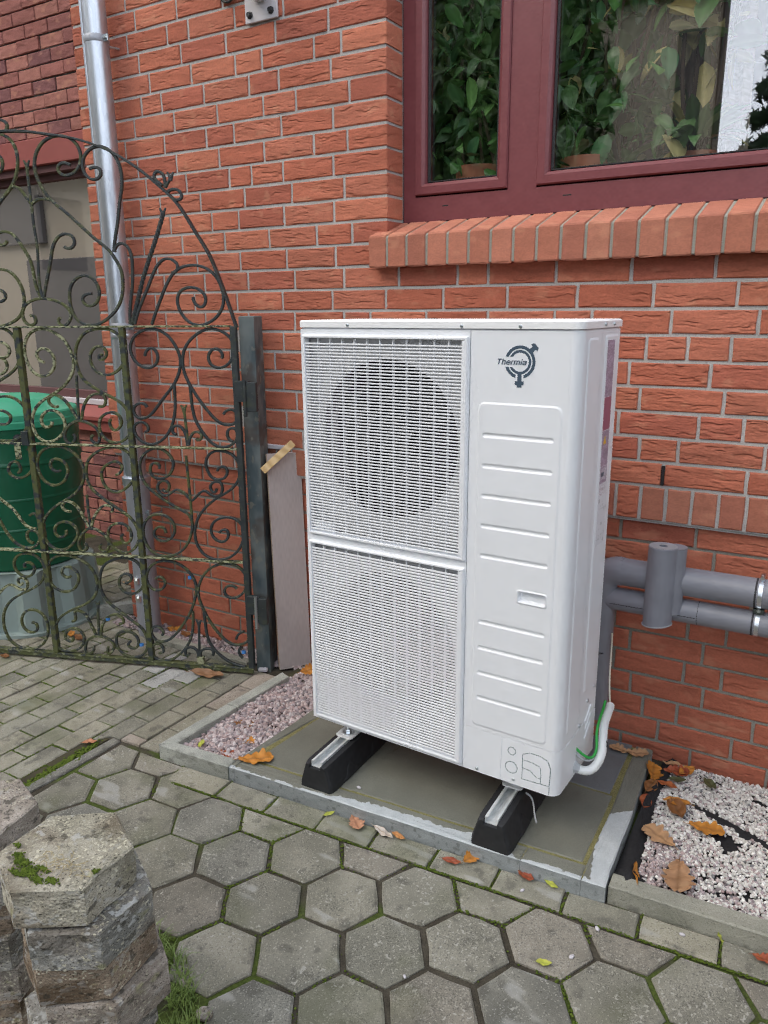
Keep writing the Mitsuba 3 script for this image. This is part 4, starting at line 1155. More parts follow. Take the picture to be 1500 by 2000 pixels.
def sleeve(z0, z1, r, mat='zinc', part='__collar'):
    put(dp + part, lathe_axis(np.array([PX, PY, z0]), np.array([PX, PY, z1]), [(0, r - .003), (.12, r), (.5, r + .0015), (.88, r), (1, r - .003)], 40), mat, smooth=40)


for z in (2.745, 1.545, 0.648):
    sleeve(z - .016, z + .016, .0525, 'zinc_old', '__clamp')
    put(dp + '__clamp_lug', [bx(PX + .047, PX + .075, PY - .006, PY + .006, z - .014, z + .014, .002), cyl((PX + .062, PY - .014, z), (PX + .062, PY + .014, z), .0055, 8), cyl((PX + .03, PY + .04, z - .02), (PX + .045, .02, z - .02), .005, 8)], 'screw_steel', smooth=30)
sleeve(1.49, 1.515, .0545)
sp = thing('standpipe', 'wider grey standpipe carrying the foot of the zinc downpipe', 'standpipe')
put(sp, lathe_axis(np.array([PX, PY, -.03]), np.array([PX, PY, 0.80]), [(0, .058), (.93, .058), (.965, .064), (1, .0645)], 40), 'zinc_old', smooth=40)
put(sp + '__collar', lathe_axis(np.array([PX, PY, 0.795]), np.array([PX, PY, 0.835]), [(0, .066), (.2, .0685), (.8, .0685), (1, .052)], 40), 'zinc', smooth=30)
for z in (0.30, 0.205):
    put(sp + '__latch', [bx(PX - .006, PX + .020, PY - .070, PY - .054, z - .018, z + .018, .003), cyl((PX + .007, PY - .075, z), (PX + .007, PY - .056, z), .009, 10)], 'zinc_bright', smooth=30)

# ------------------------------------------------------------------ the bracket high on the wall
wb = thing('wall_bracket', 'pale metal wall bracket plate with bolts at the top of the wall', 'bracket')
put(wb, bx(-0.872, -0.714, -0.012, -0.002, 2.695, 2.90, .002), 'sill_white')
for x, z in ((-0.846, 2.722), (-0.742, 2.722)):
    put(wb + '__bolt', [lathe_axis(np.array([x, -.012, z]), np.array([x, -.026, z]), [(0, .014), (.25, .014), (.3, .010), (1, .009)], 6)], 'dark_plastic')
put(wb + '__arm', tube([(-0.79, -.012, 2.80), (-0.775, -.10, 2.79), (-0.76, -.22, 2.83), (-0.75, -.34, 2.93)], .042, 18), 'sill_white', smooth=40)
ring = thing('rusty_ring', 'rusty wire ring hanging on the wall beside the pale bracket', 'ring')
t = np.linspace(0, 2 * np.pi, 40)
put(ring, tube(np.stack([-0.955 + .052 * np.cos(t), -.02 - .01 * np.sin(t), 2.855 + .066 * np.sin(t)], 1), .0055, 8), 'iron_dark', smooth=40)
put(ring + '__hook', [tube([(-0.99, .01, 2.86), (-0.985, -.03, 2.83), (-0.955, -.045, 2.79), (-0.915, -.02, 2.815)], .004, 8), lathe_axis(np.array([-.955, .0, 2.86]), np.array([-.955, -.05, 2.86]), [(0, .04), (.7, .036), (1, .02)], 20)], 'iron_dark', smooth=40)

# ------------------------------------------------------------------ the wrought-iron gate
GA = np.array([-0.855, -0.198, 0.0])
GG = np.array([-1.216, -0.445, 0.0])
GG /= np.linalg.norm(GG)
GN = np.array([-GG[1], GG[0], 0.0])             # towards the camera


def gp(P, off=0.0):
    P = np.asarray(P, float)
    return GA + P[:, :1] * GG + P[:, 1:2] * np.array([0, 0, 1.0]) + off * GN


gate = thing('iron_gate', 'ajar wrought-iron garden gate of mossy scrolls hung on the steel post', 'gate')


def rect_sec(a, b, c=0.25):
    k = min(a, b) * c
    return [(a - k, -b), (a, -b + k), (a, b - k), (a - k, b), (-a + k, b), (-a, b - k), (-a, -b + k), (-a + k, -b)]


gts = np.random.default_rng(8)
for i, S in enumerate(GATE_SCROLLS):
    P = spline(S, 0.007)
    s_mean = P[:, 0].mean()
    z_mean = P[:, 1].mean()
    mossy = (s_mean - 0.25) / 0.9 + gts.normal(0, .12) + (0.15 if 0.3 < z_mean < 1.4 else -0.1)
    mat = 'iron_dark' if mossy < 0.18 else 'iron_mixed' if mossy < 0.50 else 'iron_mossy'
    if mossy > .45 and z_mean < 1.5 and gts.random() < .3: mat = 'iron_lichen'
    k = put(gate + '__scroll', tube(gp(P), 0, section=rect_sec(.0054, .0066, .35), up=GN), mat, smooth=35)
for i, S in enumerate(GATE_SPEARS):
    P = spline(S, 0.006)
    w = np.arange(len(P))
    ms = [tube(gp(P), .0062, 10)]
    if i == 1:                                   # a twisted bar
        sec = np.array(rect_sec(.007, .007, .1))
        Q = gp(P)
        ms = []
        for a in range(len(Q) - 1):
            an = a * .5
            r = np.array([[math.cos(an), -math.sin(an)], [math.sin(an), math.cos(an)]])
            ms.append(tube(Q[a:a + 2], 0, section=sec @ r, up=GN))
    if i in (0, 1, 2, 6, 7, 8):                  # a fishtail end
        e = P[0] if i != 8 else P[-1]
        for sx in (-1, 1):
            ms.append(tube(gp([e + [0, -.012], e + [sx * .004, .004], e + [sx * .013, .020]]), np.array([.0065, .006, .0035]), 8))
    put(gate + '__spear', ms, 'iron_mixed' if P[:, 0].mean() > .6 else ('iron_bar' if i in (2, 4) else 'iron_dark'), smooth=35)
P = spline(GATE_ARCH, 0.02)
put(gate + '__arch', tube(gp(P), 0, section=rect_sec(.0042, .0125), up=GN), 'iron_dark', smooth=35)
SL = 1.36


def gbar(s0, s1, z0, z1, d0, d1):
    """a bar in the gate's frame: s along it, z up, d towards the camera"""
    m = bx(s0, s1, d0, d1, z0, z1, .0015)
    V = m.vertices
    m.vertices = GA + V[:, :1] * GG + V[:, 1:2] * GN + V[:, 2:3] * np.array([0, 0, 1.0])
    return m


for z, mat in ((1.553, 'iron_lichen'), (1.046, 'iron_lichen'), (0.541, 'iron_lichen')):
    put(gate + '__rail', gbar(.012, SL, z - .004, z + .004, -.014, .014), mat)
put(gate + '__rail', [gbar(-.012, SL, .030, .036, -.016, .016), gbar(-.012, SL, .012, .030, .008, .014)], 'iron_mossy')
put(gate + '__stile', gbar(-.0125, .0125, .03, 1.553, -.0125, .0125), 'iron_dark')
put(gate + '__upright', gbar(.482, .506, .037, 1.549, -.012, .012), 'iron_bar')
put(gate + '__upright', gbar(.972, .998, .037, 1.549, -.013, .013), 'iron_bar')
put(gate + '__upright', gbar(SL - .02, SL, .037, 1.553, -.013, .013), 'iron_bar')
put(gate + '__foot_ring', gbar(.232, .262, .036, .072, -.010, .010), 'iron_lichen')
put(gate + '__latch', gbar(.985, 1.018, 1.040, 1.103, .014, .022), 'iron_dark')
put(gate + '__latch_tab', [gbar(1.030, 1.062, .975, 1.052, .012, .017), gbar(1.040, 1.050, 1.0, 1.012, .016, .020)], 'iron_lichen')
for s, z in ((.700, .225), (.54, .107), (.037, .110), (.272, .455)):
    q = gp([[s, z]])[0]
    t = np.linspace(0, 9 * np.pi, 60)
    put(gate + '__blue_tie', tube(q + np.stack([.0085 * np.cos(t), .0085 * np.sin(t) * .9, np.linspace(-.006, .006, 60)], 1) @ np.array([GG, GN, [0, 0, 1]]), .0016, 6), 'blue_twine', smooth=40)

# the post it hangs on
post = thing('gate_post', 'weathered blue-grey steel post carrying the gate hinges', 'post')
pf = np.array([-0.808, -0.125])
g2, b2 = GG[:2], -GN[:2]
c4 = [pf + g2 * .066, pf, pf + b2 * .100, pf + b2 * .100 + g2 * .066]
front = [c4[0], c4[1], c4[1] + b2 * .006, c4[0] + b2 * .006]
put(post, prism_poly(c4, -.05, 1.592, .004, 0, 1), 'post_paint')
for z in (1.285, 0.345):
    put(post + '__hinge', [gbar(-.062, -.006, z - .035, z + .050, .012, .036), gbar(-.098, -.052, z - .075, z + .045, .020, .044)], 'iron_dark')
    put(post + '__hinge_pin', cyl(GA + GG * -.050 + GN * .045 + [0, 0, z - .095], GA + GG * -.050 + GN * .045 + [0, 0, z + .055], .008, 10), 'screw_steel' if z < 1 else 'iron_dark', smooth=40)
stone = thing('white_stone', 'small white stone at the foot of the gate post', 'stone')
scene[stone] = ply(xf(bx(-.022, .022, -.011, .011, 0, .017, .004), np.array([[.9, -.4, 0, -.835], [.4, .9, 0, -.148], [0, 0, 1, 0], [0, 0, 0, 1.0]])), 'sill_white')

# ------------------------------------------------------------------ the leaning board and the stick on it
bd = thing('leaning_board', 'pinkish grey laminated board leaning upright between post and heat pump', 'board')
b0 = np.array([-0.772, -0.105, 0.004])
du = np.array([0.094, 0.112, 0]) / np.hypot(.094, .112)
dnv = np.array([-du[1], du[0], 0])
duh = np.array([-0.024, 0.006, 1.0])
W_, TH, HH = 0.150, 0.019, 1.008


def board_pts(w0, w1, t0, t1, h0, h1): return tm([b0 + du * w + dnv * t + duh * h for h in (h0, h1) for w, t in ((w0, t0), (w1, t0), (w1, t1), (w0, t1))],
                                                 [(0, 1, 5), (0, 5, 4), (1, 2, 6), (1, 6, 5), (2, 3, 7), (2, 7, 6), (3, 0, 4), (3, 4, 7), (4, 5, 6), (4, 6, 7), (0, 2, 1), (0, 3, 2)])


put(bd, board_pts(.0015, W_, 0, TH, 0, HH), 'board_face')
put(bd + '__chipboard_edge', board_pts(0, .0014, .0004, TH - .0004, .001, HH - .001), 'board_edge')
st = thing('wood_stick', 'short light pine stick laid across the top of the leaning board', 'stick')
a, b = np.array([-0.790, -0.135, 0.947]), np.array([-0.690, -0.045, 1.064])
d = (b - a) / np.linalg.norm(b - a)
put(st, tube(np.stack([a, a + d * .03, b - d * .03, b]), 0, section=rect_sec(.0155, .0085, .12), up=np.array([0.77, -.64, 0.35])), 'pine')
tr = thing('white_trunking', 'short white cable trunking on the wall behind the leaning board', 'trunking')
scene[tr] = ply(bx(-0.93, -0.755, -0.022, -0.001, 1.022, 1.040, .002), 'sill_white')

# ------------------------------------------------------------------ rain barrel on its stand
BC = np.array([-2.41, -0.22])
ba = thing('rain_barrel', 'green plastic rain barrel with light green lid behind the gate', 'rain barrel')


def lathe(prof, n=72, c=BC): return lathe_axis(np.array([c[0], c[1], prof[0][1]]), np.array([c[0], c[1], prof[-1][1]]), [((z - prof[0][1]) / (prof[-1][1] - prof[0][1]), r) for r, z in prof], n)


zb0 = 0.335
body = [(.285, zb0), (.300, zb0 + .012), (.306, .40), (.311, .455), (.315, .460), (.315, .466), (.3125, .471), (.317, .545), (.321, .550), (.321, .556), (.3185, .561), (.322, .62), (.3255, .70), (.3295, .705), (.3295, .712), (.327, .717),
        (.330, .80), (.3315, .875), (.338, .882), (.338, .895), (.333, .905), (.333, .985), (.337, 1.0), (.337, 1.06), (.325, 1.066), (.30, 1.068)]
put(ba, lathe(body), 'barrel_green', smooth=28)
lid = [(.341, 1.062), (.347, 1.066), (.347, 1.094), (.343, 1.100), (.341, 1.128), (.334, 1.136), (.318, 1.141), (.300, 1.147), (.270, 1.163), (.235, 1.188), (.19, 1.197), (.10, 1.202), (.02, 1.203)]
put(ba + '__lid', lathe(lid), 'lid_green', smooth=25)
put(ba + '__plug', lathe_axis(np.array([BC[0] + .29, BC[1] - .155, 1.02]), np.array([BC[0] + .335, BC[1] - .180, 1.02]), [(0, .022), (.6, .022), (.65, .012), (1, .012)], 14), 'dark_plastic', smooth=30)
std = thing('barrel_stand', 'pleated grey-green plastic stand under the green rain barrel', 'stand')
n = 144
t = np.linspace(0, 2 * np.pi, n, endpoint=False)
ple = np.clip(np.sin(t * 9 + .6) * 2.2, -1, 1)
V, F = [], []
levels = [(0.0, .372, .004), (.016, .372, .006), (.022, .350, .020), (.20, .336, .022), (.325, .322, .022), (.334, .325, .004)]
for z, r, a in levels:
    V.extend(np.stack([BC[0] + (r + a * ple) * np.cos(t), BC[1] + (r + a * ple) * np.sin(t), np.full(n, z)], 1))
V.append((BC[0], BC[1], .334))
for i in range(len(levels) - 1):
    for j in range(n):
        p_, q_ = i * n + j, i * n + (j + 1) % n
        F += [(p_, q_, q_ + n), (p_, q_ + n, p_ + n)]
for j in range(n): F.append((len(V) - 1, (len(levels) - 1) * n + j, (len(levels) - 1) * n + (j + 1) % n))
put(std, tm(V, F), 'stand_plastic', smooth=35)

# ------------------------------------------------------------------ the heat pump
UL = np.array([-0.1616, -0.6710, 0.2188])
UP_ = -0.0368
MU = np.eye(4)
MU[:3, :3] = rotz(UP_)[:3, :3]
MU[:3, 3] = UL
UW, UH, UD, LIDH = 0.905, 1.340, 0.318, 0.0255
hp = thing('heat_pump', 'white two-fan heat pump outdoor unit with slatted grilles on black feet', 'heat pump')


def hput(part, m, mat, smooth=False, kind=None, color=None):
    if isinstance(m, list): m = trimesh.util.concatenate(m)
    return put(hp + '__' + part, xf(m, MU), mat, smooth=smooth, kind=kind, color=color)


def face_plate(poly, v0, v1):
    """polygon in (u, w) made a plate from v0 (front) to v1"""
    m = extr(poly, v1 - v0)
    V = m.vertices
    m.vertices = np.c_[V[:, 0], v0 + V[:, 2], V[:, 1]]
    m.invert()
    return m


def side_ribbon(path, w0, w1, th=0.003):
    """a sheet standing on a path in (u, v)"""
    m = extr(LineString(path).buffer(th / 2, cap_style=2, join_style=1, quad_segs=8), w1 - w0)
    m.vertices[:, 2] += w0
    return m


RC = 0.030


def arc(cx, cy, r, a0, a1, n=9): return [(cx + r * math.cos(a), cy + r * math.sin(a)) for a in np.linspace(a0, a1, n)]


# inner box: back, bottom, partition
hput('back', [bx(.004, UW - .004, UD - .006, UD - .003, .003, UH), bx(.004, UW - .004, .020, UD - .004, .002, .006), bx(.604, .607, .012, UD - .006, .006, UH)], 'white_steel')
hput('partition', [bx(.596, .600, .040, UD - .008, .008, UH - .002), bx(.0045, .0065, .040, UD - .008, .008, UH - .002)], 'shroud')
hput('coil', [bx(.015, .594, .255, .262, .02, UH - .01)], 'dark_fins')
# front of the fan side
fp = sbox(.002, .001, .5925, UH - .001)
OP = [(.024, .027, .572, .649), (.024, .696, .572, 1.312)]
for o in OP: fp = fp.difference(sbox(*o))
hput('front_panel', face_plate(fp, 0.0, .012), 'white_steel')
hput('left_panel', bx(0.0005, .0035, .0125, UD, 0, UH), 'white_steel')


# front of the machine side: a pressed sheet with raised field and ribs
def sdf_box(u, w, u0, u1, w0, w1, r):
    qx = np.abs(u - (u0 + u1) / 2) - (u1 - u0) / 2 + r
    qy = np.abs(w - (w0 + w1) / 2) - (w1 - w0) / 2 + r
    return np.hypot(np.maximum(qx, 0), np.maximum(qy, 0)) + np.minimum(np.maximum(qx, qy), 0) - r


def sm(a, b, x):
    t_ = np.clip((x - a) / (b - a), 0, 1)
    return t_ * t_ * (3 - 2 * t_)


def lines(base0, base1, step, marks, spread=(-.006, -.0045, -.003, -.0015, 0, .0015, .003, .0045, .006)):
    L = list(np.arange(base0, base1, step)) + [base1]
    for m_ in marks:
        for s in spread:
            if base0 < m_ + s < base1: L.append(m_ + s)
    L = np.array(sorted(L))
    return L[np.concatenate([[True], np.diff(L) > 2e-4])]


RIBS = [1.0575, .971, .885, .797, .708, .5035, .4215, .340, .258]
HANDLE = (.760, .842, .590, .622)


def height(u, w):
    h = .0027 * (1 - sm(-.0035, .0035, sdf_box(u, w, .623, .862, .164, 1.146, .018)))
    for r in RIBS:
        d_ = sdf_box(u, w, .638, .844, r - .0062, r + .0062, .006)
        h = h - .0036 * (1 - sm(-.0042, .0012, d_))
    d_ = sdf_box(u, w, *HANDLE, .004)
    h = h + .0022 * (1 - sm(.002, .006, d_)) - .016 * (1 - sm(-.003, -.0002, d_))
    return h


us = lines(.5945, UW - RC, .012, [.623, .638, .844, .862, .760, .842])
ws = lines(.1495, UH - .0005, .014, [.164, 1.146, .590, .622] + RIBS, (-.011, -.009, -.0075, -.006, -.0045, -.003, -.0015, 0, .0015, .003, .0045, .006, .0075, .009, .011))
uu, ww = np.meshgrid(us, ws, indexing='ij')
hh = height(uu, ww)
nu, nw = uu.shape
idx = np.arange(nu * nw).reshape(nu, nw)
Fq = np.stack([idx[:-1, :-1], idx[1:, :-1], idx[1:, 1:], idx[:-1, 1:]], -1).reshape(-1, 4)
sheet = trimesh.Trimesh(np.stack([uu, -hh, ww], -1).reshape(-1, 3), np.vstack([Fq[:, [0, 1, 2]], Fq[:, [0, 2, 3]]]), process=False)
hput('front_cover', sheet, 'white_steel', smooth=True)
# its lower strip, left of the connection cover
hput('front_cover_foot', face_plate(sbox(.5945, .001, .7235, .149).union(sbox(.7235, .1235, .7245, .149)), 0.0, .002), 'white_steel')
# the rounded front right corner and the side
path = [(UW - RC, .0015)] + arc(UW - RC, RC, RC - .0015, -math.pi / 2, 0, 10) + [(UW - .0015, .150)]
hput('corner_cover', side_ribbon(path, .1495, UH - .0005), 'white_steel', smooth=30)
vs = lines(.040, .149, .012, [.048, .128])
ws2 = lines(.17, UH - .001, .03, [.186, 1.318])
vv, w2 = np.meshgrid(vs, ws2, indexing='ij')
h2 = .003 * (1 - sm(-.003, .003, sdf_box(vv, w2, .048, .128, .186, 1.318, .012)))
nu, nw = vv.shape
idx = np.arange(nu * nw).reshape(nu, nw)
Fq = np.stack([idx[:-1, :-1], idx[1:, :-1], idx[1:, 1:], idx[:-1, 1:]], -1).reshape(-1, 4)
hput('side_rib', trimesh.Trimesh(np.stack([UW + .0004 + h2, vv, w2], -1).reshape(-1, 3), np.vstack([Fq[:, [0, 1, 2]], Fq[:, [0, 2, 3]]]), process=False), 'white_steel', smooth=True)
hput('side_panel', bx(UW - .004, UW - .0005, .1525, UD, .1495, UH - .0005, .0008), 'white_steel')
vs = lines(.160, UD - .003, .012, [.188, .300])
ws2 = lines(.16, UH - .001, .03, [.26, 1.322])
vv, w2 = np.meshgrid(vs, ws2, indexing='ij')
h2 = .003 * (1 - sm(-.003, .003, sdf_box(vv, w2, .188, .300, .26, 1.322, .012)))
nu, nw = vv.shape
idx = np.arange(nu * nw).reshape(nu, nw)
Fq = np.stack([idx[:-1, :-1], idx[1:, :-1], idx[1:, 1:], idx[:-1, 1:]], -1).reshape(-1, 4)
hput('side_rib', trimesh.Trimesh(np.stack([UW + h2, vv, w2], -1).reshape(-1, 3), np.vstack([Fq[:, [0, 1, 2]], Fq[:, [0, 2, 3]]]), process=False), 'white_steel', smooth=True)
for k in range(3):
    hput('side_louvre', xf(bx(UW - .001, UW + .003, -.030, .030, -.004, .004), np.array([[1, 0, 0, 0], [0, .80, -.60, .245], [0, .60, .80, .105 + .03 * k], [0, 0, 0, 1.0]])), 'white_steel')
for v_, w_ in ((.165, .16), (.230, .215), (.290, .24)):
    hput('screw', lathe_axis(np.array([UW - .001, v_, w_]), np.array([UW + .006, v_, w_]), [(0, .006), (.6, .0055), (1, .003)], 10), 'zinc_bright', smooth=30)
# the lower connection cover with its knock-outs
cov = sbox(.7258, .002, UW - RC, .1480)
cov = cov.difference(sbox(.72, .122, .752, .16)).union(Point(.752, .122).buffer(.0262, quad_segs=12).intersection(sbox(.72, .12, .76, .1482))).intersection(sbox(.7258, .001, UW, .1480))
cuts = []


def ring2(cx, cy, r, w): return Point(cx, cy).buffer(r + w / 2).difference(Point(cx, cy).buffer(r - w / 2))


kn = [ring2(.759, .112, .0125, .0022), ring2(.759, .057, .019, .0022)]
Dp = LineString([(.794, .030), (.794, .096)] + [(.815 + .024 * math.cos(a), .100 + .024 * math.sin(a)) for a in np.linspace(math.pi * .9, math.pi * .55, 6)] + [(.850, .124)] + [(.852 + .030 * math.cos(a), .092 + .030 * math.sin(a)) for a in np.linspace(1.5, 0, 8)] + [(.880, .034), (.796, .030)])
D2 = LineString([(.797, .095), (.835, .094)] + [(.835 + .018 * math.cos(a), .076 + .018 * math.sin(a)) for a in np.linspace(1.4, 0, 6)] + [(.853, .033)])
D3 = LineString([(.797, .068), (.820, .066), (.832, .050), (.850, .049)])
dash = unary_union([LineString([D.interpolate(s), D.interpolate(min(s + .024, D.length))]).buffer(.0011) for D in (Dp, D2, D3) for s in np.arange(0, D.length, .028)])
# dashes follow the curve closely enough for lines cut in sheet steel
hput('connection_cover', [face_plate(cov, -.0012, .002), bx(.70, UW - RC, .0021, .0035, .002, .1494)], 'white_steel')
hput('corner_cover_low', side_ribbon([(UW - RC, .0006)] + arc(UW - RC, RC, RC - .0006, -math.pi / 2, 0, 10) + [(UW - .0006, UD)], .002, .1480), 'white_steel', smooth=30)
hput('knock_out', face_plate(unary_union(kn + [dash, LineString([(.880, .030), (.880, .006)]).buffer(.0008)]), -.0018, -.001), 'cut_line')
for u_, w_ in ((.185, 1.351), (.567, 1.350), (.739, 1.350), (.644, .013), (.767, .018)):
    v_ = -.0045 if w_ > 1 else -.0015
    hput('screw', lathe_axis(np.array([u_, v_ + .002, w_]), np.array([u_, v_ - .003, w_]), [(0, .0055), (.6, .005), (1, .003)], 10), 'screw_steel', smooth=30)
# lid
lp = Polygon([(-.003, UD + .003), (-.003, .008)] + arc(.009, .008, .012, math.pi, 1.5 * math.pi, 6) + arc(UW - RC + .003, RC - .004, RC, -math.pi / 2, 0, 10) + [(UW + .003, UD + .003)])
m = extr(lp, LIDH - .004)
m.vertices[:, 2] += UH + .0012
m2 = prism_poly(np.array(lp.exterior.coords)[:-1] if lp.exterior.is_ccw else np.array(lp.exterior.coords)[:-1][::-1], UH + .004, UH + LIDH, .005, 0, 1)
hput('lid', m2, 'lid_steel', smooth=25)
hput('lid_gap', extr(lp.buffer(-.006), .004).apply_translation((0, 0, UH - .001)), 'white_steel')
for v_ in (.17, .245):
    hput('screw', lathe_axis(np.array([UW + .001, v_, UH + .013]), np.array([UW + .0075, v_, UH + .013]), [(0, .0055), (.6, .005), (1, .003)], 10), 'screw_steel', smooth=30)

# grilles
for gi, (u0, w0, u1, w1) in enumerate(OP):
    g = 'fan_grille' if gi == 0 else 'fan_grille_001'
    fr = mitred((u0 - .008, u1 + .017, w0 - .013, w1 + .010), [(0, .001), (0, -.009), (.003, -.0125), (.0075, -.0125), (.0085, -.004), (.0085, .012)])
    # the right member is wider than the left one
    hput(g, [fr, bx(u1, u1 + .0085, -.0115, .012, w0, w1)], 'white_plastic', smooth=20)
    ns = 64
    pitch = (w1 - w0 - .012) / ns
    sl = [bx(u0, u1 + .002, -.0085, -.0045, w0 + .003 + pitch * k, w0 + .003 + pitch * k + (.0044 if gi == 1 else .0055), .0008) for k in range(ns)]
    put(hp + '__' + g + '__slat', xf(cat(*sl), MU), 'white_plastic', kind='stuff')
    for k in range(1, 12):
        uc = u0 + (u1 - u0) * k / 12
        put(hp + '__' + g + '__bar', xf(bx(uc - .0015, uc + .0015, -.0030, .006, w0, w1), MU), 'white_plastic')
    # shroud, ring, fan
    cx_, cz_, rr = .300, (w0 + w1) / 2 + (.005 if gi else .0), .247
    plate = sbox(u0 - .015, w0 - .015, u1 + .015, w1 + .015).difference(Point(cx_, cz_).buffer(rr, quad_segs=24))
    hput('fan_shroud', face_plate(plate, .034, .038), 'shroud')
    hput('fan_ring', tube([(cx_ + (rr + .002) * math.cos(a), .036, cz_ + (rr + .002) * math.sin(a)) for a in np.linspace(0, 2 * np.pi, 65)], .006, 8), 'shroud', smooth=40)
    hput('fan_hub', lathe_axis(np.array([cx_, .060, cz_]), np.array([cx_, .120, cz_]), [(0, .040), (.2, .055), (1, .055)], 32), 'dark_plastic', smooth=30)
    for b_ in range(3):
        a0 = b_ * 2 * math.pi / 3 + gi * .7
        V, F = [], []
        nr, na = 8, 8
        for i in range(nr):
            r_ = .05 + (.236 - .05) * i / (nr - 1)
            wd = .75 + .35 * math.sin(i / (nr - 1) * math.pi * .8)
            for j in range(na):
                a_ = a0 + wd * (j / (na - 1) - .5) + .25 * (i / (nr - 1))
                V.append((cx_ + r_ * math.cos(a_), .075 + .05 * (j / (na - 1)), cz_ + r_ * math.sin(a_)))
        for i in range(nr - 1):
            for j in range(na - 1):
                p_ = i * na + j
                F += [(p_, p_ + 1, p_ + na + 1), (p_, p_ + na + 1, p_ + na)]
        front_ = tm(V, F)
        back_ = move(front_, 0, .004, 0)
        hput('fan_blade', [front_, back_], 'dark_plastic', smooth=True)
    if gi == 1:
        hput('rating_plate', bx(u0 + .006, u0 + .090, .006, .009, w0 + .002, w0 + .028), 'white_plastic')

# logo and lettering, labels
LC = np.array([.7395, 1.2585])


def annulus(r0, r1): return Point(*LC).buffer(r1, quad_segs=32).difference(Point(*LC).buffer(r0, quad_segs=32))


notch = sbox(LC[0] - .06, LC[1] - .0135, LC[0] - .020, LC[1] + .0135)
low = sbox(LC[0] - .0115, LC[1] - .06, LC[0] + .0115, LC[1] - .026)
lg = annulus(.0350, .0432).difference(notch).difference(low)
lg = lg.union(annulus(.0248, .0316).difference(notch))
lg = lg.union(sbox(LC[0] - .0058, LC[1] - .062, LC[0] + .0058, LC[1] - .027)).union(sbox(LC[0] - .0125, LC[1] - .060, LC[0] + .0125, LC[1] - .050)).union(sbox(LC[0] - .0065, LC[1] - .0665, LC[0] + .0065, LC[1] - .058))
ar = affinity.translate(affinity.rotate(unary_union([sbox(-.006, -.012, .006, .010), Polygon([(-.0125, .004), (.0125, .004), (.0085, .013), (-.0085, .013)])]), -45, origin=(0, 0)), LC[0] + .0355, LC[1] + .0345)
lg = lg.union(ar)
hput('logo', face_plate(lg, -.0009, -.0002), 'logo_print')
tmx = meshkit.text_mesh('Thermia', .0142, .0006, bold=True)
V = tmx.vertices.copy()
V[:, 0] += .22 * V[:, 1]
sx = .0845 / (V[:, 0].max() - V[:, 0].min())
tmx.vertices = np.c_[.6745 + (V[:, 0] - V[:, 0].min()) * sx, -.0012 + V[:, 2], LC[1] - .0068 + V[:, 1]]
tmx.fix_normals()
hput('lettering', tmx, 'logo_print')


def label_col(p, n, uv):
    rows = smoothstep(0.35, 0.55, noise(p.x * 40, p.y * 260, p.z * 260))
    return mix((0.40, 0.33, 0.42), (0.30, 0.23, 0.31), rows) * (0.8 + 0.4 * noise(p.x * 30, p.y * 30, p.z * 42))


bsdf('label_violet', label_col, 0.4)
bsdf('label_red', (0.30, 0.10, 0.155), 0.4)
bsdf('label_yellow', (0.62, 0.38, 0.05), 0.4)
bsdf('label_white', lambda p, n, uv: mi.Color3f(0.66, 0.68, 0.72) * (1 - 0.3 * smoothstep(0.55, 0.75, noise(p.y * 30, p.z * 200, 3.0)) * smoothstep(0.35, 0.6, noise(p.y * 250, p.z * 40, 1.0))), 0.4)
for w0, w1, mt in ((1.155, 1.310, 'label_violet'), (1.062, 1.154, 'label_red'), (.958, 1.060, 'label_violet'), (.900, .956, 'label_violet'), (.872, .898, 'label_red')):
    hput('warning_label', bx(UW + .0028, UW + .0036, .2005 + (1.31 - w1) * .004, .262, w0, w1), mt)
hput('warning_sign', face_plate(Polygon([(0, 0), (.026, 0), (.013, .024)]), 0, .0006).apply_transform(np.array([[0, 1, 0, UW + .0037], [1, 0, 0, .212], [0, 0, 1, 1.022], [0, 0, 0, 1.0]])), 'label_yellow')
hput('small_label', bx(UW + .0028, UW + .0036, .199, .255, .918, .952), 'label_white')
hput('small_label_print', bx(UW + .0036, UW + .0039, .212, .236, .928, .940), 'logo_print')
hput('data_plate', bx(UW + .0028, UW + .0036, .199, .275, .722, .908), 'label_white')

